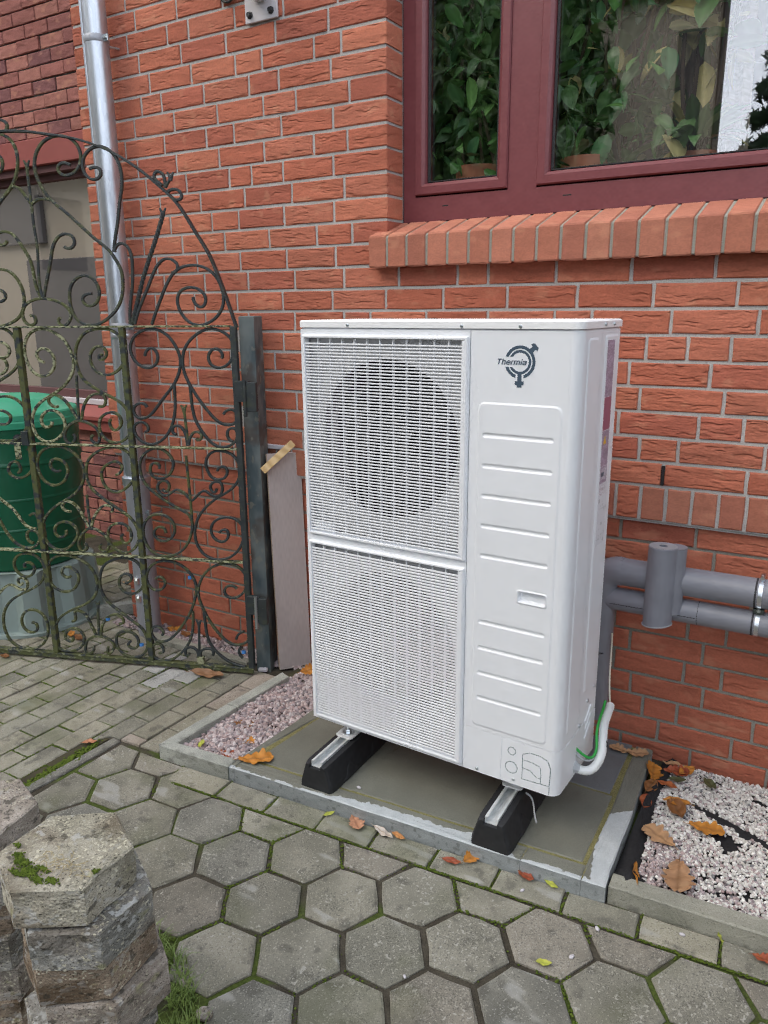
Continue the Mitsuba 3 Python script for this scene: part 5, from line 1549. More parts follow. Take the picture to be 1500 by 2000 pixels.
# ------------------------------------------------------------------ rubber feet with rails
def foot(cx, yfront, ang, name, label):
    k = thing(name, label, 'support foot')
    M = np.eye(4)
    M[:3, :3] = rotz(ang)[:3, :3]
    M[:3, 3] = (cx, yfront, RO)
    L_, wb_, wt_, h_ = .60, .066, .042, .092
    sec = [(-wb_, 0), (-wb_ + .002, .022), (-wt_, h_), (-.022, h_), (-.022, h_ - .014), (.022, h_ - .014), (.022, h_), (wt_, h_), (wb_ - .002, .022), (wb_, 0)]
    V, F = [], []
    ys = [(0, .86, .0), (.012, .96, .0), (.03, 1.0, 0), (L_ - .03, 1.0, 0), (L_ - .012, .96, 0), (L_, .86, 0)]
    zs = [.55, .86, 1.0, 1.0, .86, .55]
    for (y, s, _), zz in zip(ys, zs):
        for a_, b_ in sec:
            V.append((a_ * s if abs(a_) > .03 else a_, y, b_ if (abs(a_) < .03 or b_ < .03) else b_ * (.90 + .10 * zz)))
    n10 = len(sec)
    for i in range(len(ys) - 1):
        for j in range(n10):
            p_, q_ = i * n10 + j, i * n10 + (j + 1) % n10
            F += [(p_, q_, q_ + n10), (p_, q_ + n10, p_ + n10)]
    pol = Polygon(sec)
    tri = trimesh.creation.triangulate_polygon(pol, engine='earcut')
    pv, pf_ = tri
    lut = [int(np.argmin([(a_ - x) ** 2 + (b_ - y) ** 2 for a_, b_ in sec])) for x, y in pv]
    for f_ in pf_:
        F.append(tuple(lut[x] for x in f_))
        F.append(tuple((len(ys) - 1) * n10 + lut[x] for x in f_[::-1]))
    m = tm(V, F)
    m.fix_normals()
    put(k, xf(m, M), 'rubber')
    # side recess ribs moulded into the rubber
    for y in (.13, .30, .47):
        for s in (-1, 1):
            tri_ = trimesh.convex.convex_hull(np.array([(s * .0655, y - .05, .008), (s * .0655, y + .05, .008), (s * .0535, y, .062), (s * .0705, y - .035, .008), (s * .0705, y + .035, .008)]))
            put(k + '__side_rib', xf(tri_, M), 'rubber')
    # aluminium channel in the groove
    ch = [bx(-.021, .021, .012, L_ - .01, h_ - .0135, h_ - .0115), bx(-.021, -.0185, .012, L_ - .01, h_ - .0115, h_ + .006), bx(.0185, .021, .012, L_ - .01, h_ - .0115, h_ + .006),
          bx(-.021, -.0125, .012, L_ - .01, h_ + .006, h_ + .0078), bx(.0125, .021, .012, L_ - .01, h_ + .006, h_ + .0078)]
    put(k + '__rail', [xf(c_, M) for c_ in ch], 'aluminium')
    return k, M, h_


for cx, yfr, nm, lb_, ub in ((-.047, -.826, 'rubber_foot', 'left black rubber foot with aluminium rail under the heat pump', .100), (.577, -.806, 'rubber_foot', 'right black rubber foot with aluminium rail under the heat pump', .712)):
    k, M, h_ = foot(cx, yfr, 0.03, nm, lb_)
    for yy in (.225, .500):
        ctr = (M @ np.array([0, yy, h_ + .0085, 1]))[:3]
        part = k + '__mount_plate'
        pts = Polygon([(-.034, -.045), (.034, -.045), (.034, .06), (-.034, .06)]).buffer(-.012).buffer(.012)
        pm = extr(pts, .004)
        pm.vertices += ctr
        put(part, pm, 'lid_steel')
        bolt = [lathe_axis(ctr + [0, -.01, .004], ctr + [0, -.01, .008], [(0, .021), (.7, .021), (1, .019)], 24), lathe_axis(ctr + [0, -.01, .008], ctr + [0, -.01, .019], [(0, .0125), (.8, .0125), (1, .011)], 6),
                lathe_axis(ctr + [0, -.01, .019], ctr + [0, -.01, .050], [(0, .006), (1, .006)], 12)]
        put(k + '__bolt', bolt, 'zinc_bright', smooth=30)
        leg = [bx(ctr[0] - .034, ctr[0] + .034, ctr[1] + .035, ctr[1] + .055, ctr[2] + .004, 0.2215, .001)]
        put(hp + '__mounting_leg', leg, 'lid_steel')
tie = thing('cable_tie_end', 'thin grey plastic strip lying over the right rubber foot', 'plastic strip')
scene[tie] = ply(tube(spline([(.618, -.62, .146), (.645, -.635, .140), (.662, -.66, .115), (.676, -.675, .095)], .005), 0, section=rect_sec(.0006, .004), up=np.array([.5, -.3, .8])), 'wire_grey')

# ------------------------------------------------------------------ insulated pipes
def pipe(key, pts, r, mat='foam', n=40): return put(key, tube(pts, r, n), mat, smooth=50)


p1 = thing('insulated_pipe', 'upper grey foam-insulated pipe running right along the wall', 'pipe')
R1, Z1, Y1 = .0460, .7600, -.150
PXV = .692
bend = [(PXV + .055 - .055 * math.cos(a), Y1, Z1 - .055 + .055 * math.sin(a)) for a in np.linspace(0, math.pi / 2, 12)]
pipe(p1, [(PXV, Y1, .215)] + [(PXV, Y1, z) for z in np.linspace(.25, Z1 - .09, 6)] + bend[1:] + [(x, Y1, Z1) for x in (.82, .9, 1.0, 1.16)] + [(2.4, Y1, Z1 + .002)], R1)
put(p1 + '__elbow_sleeve', tube([(PXV, Y1, Z1 - .075)] + bend[1:] + [(PXV + .065, Y1, Z1)], R1 + .0025, 36), 'foam', smooth=50)
put(p1 + '__seam', bx(.665, .72, Y1 - .0467, Y1 - .03, .470, .4715), 'foam_seam')
p2 = thing('insulated_pipe', 'lower grey foam-insulated pipe running right along the wall', 'pipe')
R2_, Z2, Y2 = .0390, .6620, -.152
pipe(p2, [(x, Y2, Z2) for x in (.70, .8, .9, 1.0, 1.16, 2.4)], R2_)
put(p2 + '__slit', bx(.73, 1.0, Y2 - R2_ - .0004, Y2 - .034, Z2 - .0068, Z2 - .0052), 'foam_seam')
put(p2 + '__butt_joint', tube([(1.003, Y2, Z2), (1.0045, Y2, Z2)], R2_ + .0006, 28), 'foam_seam')
for k, r, y, z in ((p1, R1, Y1, Z1), (p2, R2_, Y2, Z2)):
    put(k + '__clamp_gap', tube([(1.160, y, z), (1.1655, y, z)], r + .0006, 40), 'foam_seam', smooth=40)
    put(k + '__clamp', [tube([(1.170, y, z), (1.182, y, z)], r + .0018, 40), bx(1.170, 1.182, y - .012, y + .012, z + r - .004, z + r + .016, .003), cyl((1.176, y - .02, z + r + .009), (1.176, y + .02, z + r + .009), .006, 8)], 'zinc_bright', smooth=40)
put(p1 + '__wall_rod', [cyl((1.176, -.16, .70), (1.176, .02, .70), .006, 8), bx(1.160, 1.192, -.172, -.158, .700, .715)], 'iron_dark', smooth=40)
face_ring = extr(Point(.888, -.205).buffer(.0425).difference(Point(.888, -.205).buffer(.0125)), .0006)
face_ring.vertices[:, 2] += .8844
vt = thing('insulation_stub', 'upright grey foam-insulated stub standing in front of the two pipes', 'pipe stub')
ctr = np.array([.888, -.205])
nn = 36
t = np.linspace(0, 2 * np.pi, nn, endpoint=False)
V, F = [], []
rv, rh = .0445, .0135
lo = .622 + .006 * np.cos(t)
for zz, rr_ in ((lo, rv), (np.full(nn, .882), rv), (np.full(nn, .8845), rv - .003), (np.full(nn, .8845), rh + .001), (np.full(nn, .8835), rh), (np.full(nn, .80), rh)):
    V.extend(np.stack([ctr[0] + rr_ * np.cos(t), ctr[1] + rr_ * np.sin(t), zz], 1))
for i in range(5):
    for j in range(nn):
        p_, q_ = i * nn + j, i * nn + (j + 1) % nn
        F += [(p_, q_, q_ + nn), (p_, q_ + nn, p_ + nn)]
V.append((ctr[0], ctr[1], .800))
V.append((ctr[0], ctr[1], .622))
for j in range(nn):
    F.append((6 * nn, 5 * nn + j, 5 * nn + (j + 1) % nn))
    F.append((6 * nn + 1, (j + 1) % nn, j))
put(vt, tm(V, F), 'foam', smooth=40)
put(vt + '__top_face', face_ring, 'foam_end')
put(vt + '__back_sleeve', [cyl((.922, -.178, .66), (.922, -.178, .880), .034, 24)], 'foam', smooth=40)
put(vt + '__tee', [cyl((.888, -.205, .74), (.888, -.152, .74), .040, 24)], 'foam', smooth=40)
put(vt + '__lower_rim', tube([(ctr[0] + (rv + .0008) * math.cos(a), ctr[1] + (rv + .0008) * math.sin(a), .622 + .006 * math.cos(a)) for a in np.linspace(0, 2 * np.pi, 49)], .0022, 6), 'foam_end', smooth=40)

# conduit, earth wire, cable
cd = thing('white_conduit', 'white cable conduit bending from the heat pump side up the wall', 'conduit')
put(cd, tube(spline([(.742, -.556, .247), (.765, -.548, .236), (.787, -.537, .235), (.804, -.517, .250), (.811, -.497, .274), (.806, -.466, .300), (.796, -.426, .321), (.785, -.346, .330), (.779, -.285, .335)], .006), .0135, 18), 'conduit_white', smooth=50)
put(cd + '__gland', lathe_axis(np.array([.736, -.560, .250]), np.array([.757, -.551, .240]), [(0, .0205), (.55, .0205), (.6, .017), (1, .0165)], 8), 'wire_grey')
put(cd + '__strap', tube([(.8055 + .0165 * math.cos(a), -.475 + .012 * math.sin(a), .294 + .014 * math.sin(a) + .004 * math.cos(a)) for a in np.linspace(0, 2 * np.pi, 25)], .002, 6), 'strap_black', smooth=40)
ew = thing('earth_wire', 'green earth wire looping beside the white conduit', 'wire')
put(ew, tube(spline([(.741, -.556, .316), (.762, -.547, .293), (.781, -.538, .279), (.792, -.518, .274), (.797, -.506, .290), (.789, -.478, .318), (.781, -.438, .340), (.772, -.36, .345), (.767, -.31, .36)], .006), .0042, 10), 'wire_green', smooth=50)
gw = thing('grey_wire', 'thin grey wire looping below the green earth wire', 'wire')
put(gw, tube(spline([(.741, -.556, .309), (.750, -.553, .290), (.768, -.545, .272), (.785, -.532, .266), (.794, -.515, .270)], .006), .003, 8), 'wire_grey', smooth=50)
cw = thing('cream_cable', 'thin cream cable rising behind the vertical insulated pipe', 'cable')
put(cw, tube(spline([(.779, -.285, .332), (.762, -.25, .40), (.750, -.205, .46), (.745, -.19, .55)], .02), .003, 8), 'wire_cream', smooth=50)

# ------------------------------------------------------------------ stacks of old hexagonal pavers
def old_paver(key, cx, cy, z0, th, rot, mat, seed, r=.1245, tilt=(0, 0)):
    q = np.random.default_rng(seed)
    P = np.array([(r * (1 + q.normal(0, .006)) * math.cos(rot + k * math.pi / 3), r * (1 + q.normal(0, .006)) * math.sin(rot + k * math.pi / 3)) for k in range(6)])
    m = prism_poly(P, 0, th, .0045, .0010, 3, q, bottom=True)
    v, f = trimesh.remesh.subdivide_to_size(m.vertices, m.faces, .011)
    m = trimesh.Trimesh(v, f, process=True)
    m.merge_vertices()
    N = m.vertex_normals
    nz = meshkit.fbm(m.vertices * 34 + seed * 3.7, 4, seed) - .5
    chip = np.maximum(0, meshkit.fbm(m.vertices * 15 + seed * 9.1, 3, seed + 5) - .60) * .050
    side_ = 1 - np.abs(N[:, 2])
    m.vertices = m.vertices + N * (nz * (.0008 + .0034 * side_) - chip * (0.10 + .8 * side_))[:, None]
    V = m.vertices
    V[:, 2] += V[:, 0] * tilt[0] + V[:, 1] * tilt[1]
    m.vertices = V + [cx, cy, z0]
    scene[key] = ply(m, mat, smooth=30)
    return m


ORD = ['topmost', 'second from the top', 'third from the top', 'fourth from the top', 'fifth from the top', 'sixth from the top', 'seventh from the top', 'lowest']
S1 = [(.1925, -1.9145, 35, 0, .655), (.222, -1.906, 32, 3, .574), (.212, -1.903, 38, 2, .493), (.236, -1.893, 29, 1, .412), (.206, -1.912, 36, 3, .331), (.20, -1.91, 33, 1, .250), (.205, -1.91, 35, 2, .169), (.20, -1.91, 34, 3, .088)]
MATS1 = ['old_paver_0', 'old_paver_1', 'old_paver_2', 'old_paver_3', 'old_paver_1', 'old_paver_2', 'old_paver_3', 'old_paver_1']
DESC = ['mossy', 'grey lichened', 'brown stained', 'grey', 'grey', 'brown', 'grey', 'grey']
for i, (cx, cy, rd, _, zt) in enumerate(S1):
    k = thing('stacked_paver', f'{DESC[i]} hexagonal concrete paver, {ORD[i]} of the nearest stack', 'paver', 'pavers of the nearest stack')
    old_paver(k, cx, cy, zt - .0785, .0770, math.radians(rd), MATS1[i], 40 + i, tilt=((0.004, -.012), (-.010, .01), (.012, .004), (0, 0))[i % 4])
S2 = [(-.174, -1.869, 43, .575), (-.165, -1.862, 39, .494), (-.178, -1.87, 46, .413), (-.17, -1.875, 41, .332), (-.172, -1.868, 44, .251), (-.168, -1.87, 42, .170), (-.17, -1.87, 43, .089)]
M2 = ['old_paver_3', 'old_paver_1', 'old_paver_2', 'old_paver_1', 'old_paver_3', 'old_paver_2', 'old_paver_1']
for i, (cx, cy, rd, zt) in enumerate(S2):
    nm = ORD[i] if i < 6 else 'lowest'
    k = thing('stacked_paver', f'concrete paver, {nm} of the second stack at the left edge', 'paver', 'pavers of the second stack')
    old_paver(k, cx, cy, zt - .080, .0795, math.radians(rd), M2[i], 70 + i, tilt=((.006, .006), (-.006, 0), (0, .008))[i % 3])
# moss cushions, bits and needles on the topmost paver
q = np.random.default_rng(3)
TZ = .655
pts, rad = [], []
for (mx, my, sx_, sy_, n) in ((.190, -1.988, .016, .008, 260), (.158, -1.980, .014, .007, 200), (.222, -1.994, .012, .005, 150), (.246, -1.982, .009, .005, 110), (.176, -2.002, .012, .004, 110), (.136, -1.972, .008, .006, 80), (.110, -1.955, .006, .004, 36), (.292, -1.928, .005, .004, 36), (.205, -1.972, .012, .005, 90)):
    for _ in range(n):
        x_, y_ = mx + q.normal(0, sx_ * .6), my + q.normal(0, sy_ * .6)
        pts.append((x_, y_, TZ + .001 + q.uniform(0, .002)))
        rad.append(q.uniform(.0009, .0022))
kk = clumps(pts, rad, 'moss_cushion', 'moss', .9, 9)
lab(kk, 'bright green moss cushions growing on the topmost mossy stacked paver', 'moss')
ms = []
for _ in range(46):
    x_, y_ = .235 + q.normal(0, .028), -1.945 + q.normal(0, .012)
    a_ = q.uniform(0, 6.28)
    l_ = q.uniform(.008, .022)
    ms.append(tube([(x_, y_, TZ + .003), (x_ + l_ * .5 * math.cos(a_), y_ + l_ * .5 * math.sin(a_), TZ + .0055), (x_ + l_ * math.cos(a_ + .3), y_ + l_ * math.sin(a_ + .3), TZ + .003)], .0005, 4))
kk = put('dry_needles', ms, 'straw', kind='stuff')
lab(kk, 'dry needles and straw scattered on the topmost stacked paver', 'needles')

# ------------------------------------------------------------------ grass beside the stack
def grass(n, region, hmin, hmax, key, seed, lean=.6):
    r = np.random.default_rng(seed)
    V, F = [], []
    x0, y0, x1, y1 = region.bounds
    c = 0
    while c < n:
        x_, y_ = r.uniform(x0, x1), r.uniform(y0, y1)
        if not region.contains(Point(x_, y_)): continue
        if meshkit.fbm(np.array([x_ * 16, y_ * 16, 1.0]), 3, seed) < .44: continue
        c += 1
        h_ = r.uniform(hmin, hmax)
        a_ = r.uniform(0, 6.28)
        w_ = r.uniform(.0012, .0024)
        le = r.uniform(.15, lean) * h_
        px_, py_ = -math.sin(a_) * w_, math.cos(a_) * w_
        o = len(V)
        for i_ in range(4):
            t_ = i_ / 3
            cx_, cy_, cz_ = x_ + math.cos(a_) * le * t_ ** 1.8, y_ + math.sin(a_) * le * t_ ** 1.8, h_ * t_ * (1 - .25 * t_ * t_ * le / h_) - .008
            s_ = 1 - .92 * t_
            V += [(cx_ - px_ * s_, cy_ - py_ * s_, cz_), (cx_ + px_ * s_, cy_ + py_ * s_, cz_)]
        for i_ in range(3):
            F += [(o + 2 * i_, o + 2 * i_ + 1, o + 2 * i_ + 3), (o + 2 * i_, o + 2 * i_ + 3, o + 2 * i_ + 2)]
    k_ = put(key, tm(V, F), 'grass_blade')
    lab(k_, kind='stuff')
    return k_


gk = grass(2300, Polygon([(-.10, -1.50), (.05, -1.53), (.13, -1.58), (.25, -1.68), (.30, -1.76), (.33, -1.92), (.20, -1.80), (.02, -1.74), (-.2, -1.66)]), .015, .060, 'grass', 6, 1.1)
lab(gk, 'tufts of green grass growing beside the nearest paver stack', 'grass')
rub = np.random.default_rng(15)
for i, (x_, y_, s_) in enumerate(((.205, -1.625, .018), (.10, -1.585, .012), (.235, -1.665, .010))):
    k = thing('rubble_stone', ['rounded pale stone in the grass, largest of the three there', 'small grey stone in the grass nearest the hexagonal pavers', 'small pale stone at the right edge of the grass'][i], 'stone')
    m = trimesh.creation.icosphere(subdivisions=2)
    m.vertices = m.vertices * [s_ * 1.2, s_, s_ * .6] * (1 + .25 * (meshkit.fbm(m.vertices * 2 + i * 5, 3, i)[:, None] - .5)) + [x_, y_, s_ * .3]
    scene[k] = ply(m, 'old_paver_3', smooth=True)

# ------------------------------------------------------------------ fallen leaves
LT = np.random.default_rng(17)


def leaf_mesh(kind, size, cols, curl, seed):
    """a leaf of length size lying along x, with lobes, a raised midrib and a curl"""
    r = np.random.default_rng(seed)
    nt, nc = 56, 4
    t_ = np.linspace(0, 1, nt)
    if kind == 'oak':
        env = np.sin(np.pi * np.clip(t_ * .93 + .05, 0, 1)) ** .7 * (0.55 + .65 * t_) * .34
        ff = lambda q_: .72 + .46 * np.abs(np.cos(q_)) ** .8
        lob = ff(t_ * np.pi * 4.6 + r.uniform(-.3, .3))
        wl, wr_ = env * lob, env * ff(t_ * np.pi * 4.5 + r.uniform(-.4, .4))
    elif kind == 'long':
        wl = wr_ = .16 * np.sin(np.pi * t_ ** .9) ** .8 + .004
    else:
        wl = wr_ = .26 * np.sin(np.pi * t_ ** .85) ** .8 + .004
    V, C = [], []
    base, vein, tipc = [np.array(c_) for c_ in cols]
    ph = r.uniform(0, 6.28, 4)
    for i in range(nt):
        for j in range(-nc, nc + 1):
            s_ = j / nc
            w_ = (wl if s_ > 0 else wr_)[i]
            x_ = t_[i] + abs(s_) * w_ * .12
            y_ = s_ * w_
            z_ = curl[0] * (s_ * w_) ** 2 * 2.2 + curl[1] * (t_[i] - .5) ** 2 * 1.2 + .03 * math.sin(9 * t_[i] + ph[0]) * s_ * s_ + .02 * math.sin(17 * t_[i] + 3 * s_ + ph[1])
            V.append((x_, y_, z_))
            f_ = .8 + .4 * meshkit.noise(np.array([t_[i] * 7 + ph[2], s_ * 3, seed]))
            c_ = base * f_
            k_ = meshkit.noise(np.array([t_[i] * 4 + ph[3], s_ * 2 + 5, seed]))
            c_ = c_ * (1 - .6 * max(0, k_ - .5) * 2) + tipc * .6 * max(0, k_ - .5) * 2
            if j == 0: c_ = vein
            C.append(c_)
    m_ = 2 * nc + 1
    F = []
    for i in range(nt - 1):
        for j in range(2 * nc):
            p_ = i * m_ + j
            F += [(p_, p_ + m_, p_ + m_ + 1), (p_, p_ + m_ + 1, p_ + 1)]
    V = np.array(V)
    # stalk
    st_ = tube([(-.16, .01, .02), (-.08, 0, .005), (.02, 0, V[nc, 2] + .004)], .011, 5)
    o = len(V)
    V = np.vstack([V, st_.vertices])
    C = np.vstack([np.array(C), np.tile(vein, (len(st_.vertices), 1))])
    F = F + [tuple(x + o) for x in st_.faces]
    V[:, 0] -= .5
    V = V * size
    V[:, 2] -= np.percentile(V[:, 2], 4)
    return tm(V, F), np.clip(C, .005, .95)


ORG = ((.42, .17, .030), (.30, .13, .03), (.55, .26, .05))
BRN = ((.20, .085, .030), (.13, .06, .025), (.30, .14, .055))
TAN = ((.40, .235, .125), (.28, .16, .08), (.48, .30, .175))
RED = ((.26, .060, .028), (.16, .05, .02), (.36, .12, .04))
YEL = ((.36, .38, .06), (.26, .30, .05), (.45, .42, .09))
PAL = ((.50, .45, .40), (.36, .27, .19), (.38, .26, .17))
DKG = ((.07, .08, .035), (.06, .06, .03), (.12, .10, .04))
# x, y, z, length, heading, roll, kind, colours, curl, label
LEAVES = [
    (-.337, -.788, .052, .125, 35, 0, 'oak', ORG, (.25, .10), 'orange oak leaf on the left front corner of the slab plinth'),
    (1.018, -.300, .030, .105, 300, 8, 'oval', BRN, (.9, .25), 'brown curled leaf on white gravel, upper left of the orange oak leaf'),
    (1.010, -.262, .032, .085, 190, 0, 'oval', ORG, (.4, .1), 'orange-brown leaf partly over a curled brown leaf on white gravel'),
    (1.117, -.352, .030, .105, 5, 0, 'oak', ORG, (.2, .1), 'orange oak leaf on white gravel beside the bare black fleece'),
    (.997, -.465, .030, .115, 150, 0, 'oak', TAN, (.25, .1), 'tan oak leaf on the gravel near the plinth, above the largest leaf'),
    (1.083, -.621, .031, .135, 278, 0, 'oak', ((.33, .185, .10), (.22, .12, .06), (.40, .25, .14)), (.3, .12), 'large tan oak leaf on gravel near the long right kerb'),
    (.977, -.690, .028, .115, 110, 58, 'long', ORG, (1.2, .25), 'orange curled leaf standing against the folded black fleece'),
    (.772, -.072, .053, .075, 170, 0, 'oak', TAN, (.3, .15), 'tan oak leaf at the back of the plinth, nearer the conduit'),
    (.832, -.068, .053, .085, 20, 0, 'oak', TAN, (.25, .2), 'tan oak leaf at the back right corner of the plinth'),
    (.906, -.132, .030, .10, 100, 25, 'oak', ORG, (.5, .2), 'orange oak leaf squeezed between plinth and fleece near the wall'),
    (.915, -.210, .026, .085, 80, 20, 'oval', BRN, (.5, .2), 'brown leaf between plinth and black fleece, second from the wall'),
    (.918, -.300, .022, .08, 95, 20, 'oval', RED, (.5, .2), 'reddish leaf between plinth and black fleece, third from the wall'),
    (.974, -.078, .030, .085, 15, 10, 'oak', RED, (.4, .2), 'red-brown oak leaf on white gravel against the wall'),
    (1.005, -.060, .032, .075, 60, 12, 'oval', ORG, (.5, .2), 'small orange leaf against the wall beside the red-brown oak leaf'),
    (.955, -.045, .034, .07, 190, 10, 'oval', TAN, (.5, .2), 'small tan leaf in the corner where gravel, plinth and wall meet'),
    (.962, -.175, .030, .07, 170, 5, 'oval', ((.34, .10, .035), (.2, .06, .02), (.4, .16, .06)), (.5, .2), 'rust-red leaf on white gravel beside the fleece fold'),
    (.985, -.128, .030, .06, 200, 0, 'oval', DKG, (.4, .2), 'dark greenish leaf on white gravel beside the red-brown leaf'),
    (1.088, -.098, .030, .068, 310, 0, 'oval', DKG, (.4, .2), 'dark olive leaf on white gravel close to the wall'),
    (.135, -.858, .008, .075, 320, 0, 'oak', ((.42, .21, .125), (.28, .13, .07), (.5, .28, .17)), (.3, .2), 'salmon tan oak leaf on the small pavers before the plinth'),
    (.235, -.852, .006, .085, 345, 0, 'long', PAL, (.4, .1), 'pale whitish narrow leaf on the small pavers before the plinth'),
    (.285, -.842, .006, .055, 350, 15, 'long', ((.40, .18, .06), (.3, .12, .04), (.45, .22, .08)), (.8, .2), 'small brown narrow leaf touching the pale whitish leaf'),
    (.480, -.861, .006, .060, 10, 20, 'long', RED, (1.0, .3), 'dark red-brown curled leaf on the small pavers before the plinth'),
    (.523, -.822, .006, .062, 70, 25, 'oak', ORG, (.8, .4), 'orange curled leaf leaning on the plinth edge before the right foot'),
    (.696, -.808, .006, .055, 345, 10, 'oval', RED, (.8, .3), 'small red leaf in the gutter before the plinth corner'),
    (.032, -.862, .006, .042, 60, 20, 'long', YEL, (.6, .2), 'small yellow-green leaf on the pavers left of the tan oak leaf'),
    (.770, -.803, .006, .050, 340, 15, 'long', YEL, (.6, .2), 'yellow-green leaf in the gutter before the plinth corner'),
    (1.217, -.770, .006, .045, 110, 40, 'long', YEL, (.6, .3), 'yellow-green leaf standing at the foot of the right kerb'),
    (.846, -1.078, .004, .040, 20, 0, 'oval', YEL, (.6, .3), 'yellow leaf lying on a hexagonal paver at the right'),
    (1.322, -.785, .006, .050, 0, 0, 'oak', RED, (.4, .2), 'red-brown leaf on the small pavers at the right picture edge'),
    (-.560, -.600, .030, .085, 15, 0, 'oak', BRN, (.3, .2), 'brown oak leaf on the middle of the pink gravel'),
    (-.470, -.690, .030, .075, 20, 0, 'oak', ORG, (.3, .2), 'orange oak leaf on the pink gravel near the plinth'),
    (-.476, -.790, .030, .065, 350, 0, 'oak', RED, (.4, .2), 'red-orange oak leaf in the front corner of the pink gravel'),
    (-.600, -.792, .032, .050, 300, 20, 'oval', YEL, (.5, .2), 'pale green leaf in the left corner of the pink gravel'),
    (-.600, -.115, .040, .080, 60, 40, 'oak', ORG, (.5, .3), 'orange oak leaf standing at the foot of the leaning board'),
    (-1.022, -.317, .006, .170, 15, 10, 'long', ((.235, .125, .065), (.16, .08, .04), (.30, .17, .09)), (1.2, .2), 'long brown leaf on the paving bricks in front of the gate'),
    (-1.022, -.965, .004, .055, 40, 0, 'oval', ((.42, .19, .10), (.28, .12, .06), (.5, .25, .14)), (.6, .2), 'small salmon leaf on the brick paving by the moss strip'),
    (-1.520, -.035, .014, .080, 10, 10, 'oak', ORG, (.5, .3), 'orange oak leaf at the foot of the standpipe'),
    (-1.430, -.045, .014, .075, 340, 5, 'oak', BRN, (.5, .3), 'brown oak leaf right of the standpipe on the wall gravel'),
    (-1.955, -.324, .006, .070, 330, 15, 'oval', ORG, (.6, .3), 'orange leaf on the ground before the barrel stand'),
    (-1.880, -.335, .006, .080, 350, 10, 'oak', BRN, (.5, .3), 'brown oak leaf on the ground right of the orange leaf by the barrel'),
    (-2.30, .36, .006, .090, 10, 5, 'oak', TAN, (.4, .2), 'tan leaf on the paving beside the standpipe near the set-back building'),
    (-2.013, -.659, .006, .060, 5, 0, 'oval', BRN, (.5, .2), 'brown leaf under the gate at the left picture edge'),
]
for i, (x_, y_, z_, s_, hd, rl, kd, cl, cu, lb) in enumerate(LEAVES):
    m, C = leaf_mesh(kd, s_, cl, cu, 100 + i)
    M = rotz(math.radians(hd)) @ rotm([1, 0, 0], math.radians(rl))
    m = xf(m, M)
    m.vertices[:, 2] += z_ - m.vertices[:, 2].min() * .8 + .001
    m.vertices[:, :2] += (x_, y_)
    k = thing('fallen_leaf', lb, 'leaf')
    scene[k] = ply(m, 'dry_leaf', smooth=True, color=C)
# white chippings strayed onto the paving
for i, (x_, y_, s_, lb) in enumerate(((.075, -.745, .007, 'white chip on the plinth slab right of the left foot'), (.705, -.862, .006, 'white chip on the small pavers before the plinth corner'), (.93, -.895, .007, 'white chip on the small pavers in front of the right kerb'),
                                      (1.13, -.800, .006, 'white chip in the gutter of the right kerb'), (.90, -1.02, .007, 'white chip on the hexagonal pavers at the right'), (.56, -1.29, .005, 'white chip on the hexagonal pavers in the foreground'))):
    k = thing('white_chip', lb, 'stone')
    m = trimesh.creation.icosphere(subdivisions=1)
    m.vertices = m.vertices * [s_ * 1.3, s_ * .8, s_ * .6] @ rotz(i * 1.1)[:3, :3].T * (1 + LT.normal(0, .06, (42, 1))) + [x_, y_, (RO if i == 0 else 0) + s_ * .45]
    scene[k] = ply(m, 'sill_white', smooth=True)

# ------------------------------------------------------------------ the plants and the room behind the window
PR = np.random.default_rng(77)


def house_leaf(L, w, fold, droop, n=7):
    t_ = np.linspace(0, 1, n)
    hw = w * np.sin(np.pi * np.clip(t_, 0, 1) ** .8) ** .75
    V = []
    for i in range(n):
        z_ = -droop * L * t_[i] ** 2
        for s_ in (-1, -.5, 0, .5, 1):
            V.append((L * t_[i], s_ * hw[i], z_ + fold * abs(s_) * hw[i] - .12 * (s_ * hw[i]) ** 2 / max(w, .01)))
    F = []
    for i in range(n - 1):
        for j in range(4):
            p_ = i * 5 + j
            F += [(p_, p_ + 5, p_ + 6), (p_, p_ + 6, p_ + 1)]
    return np.array(V), np.array(F)


GREENS = [(.045, .135, .030), (.060, .165, .045), (.035, .105, .030), (.085, .20, .055), (.05, .15, .06)]
YELLOW = [(.50, .46, .20), (.56, .52, .30), (.46, .40, .13)]


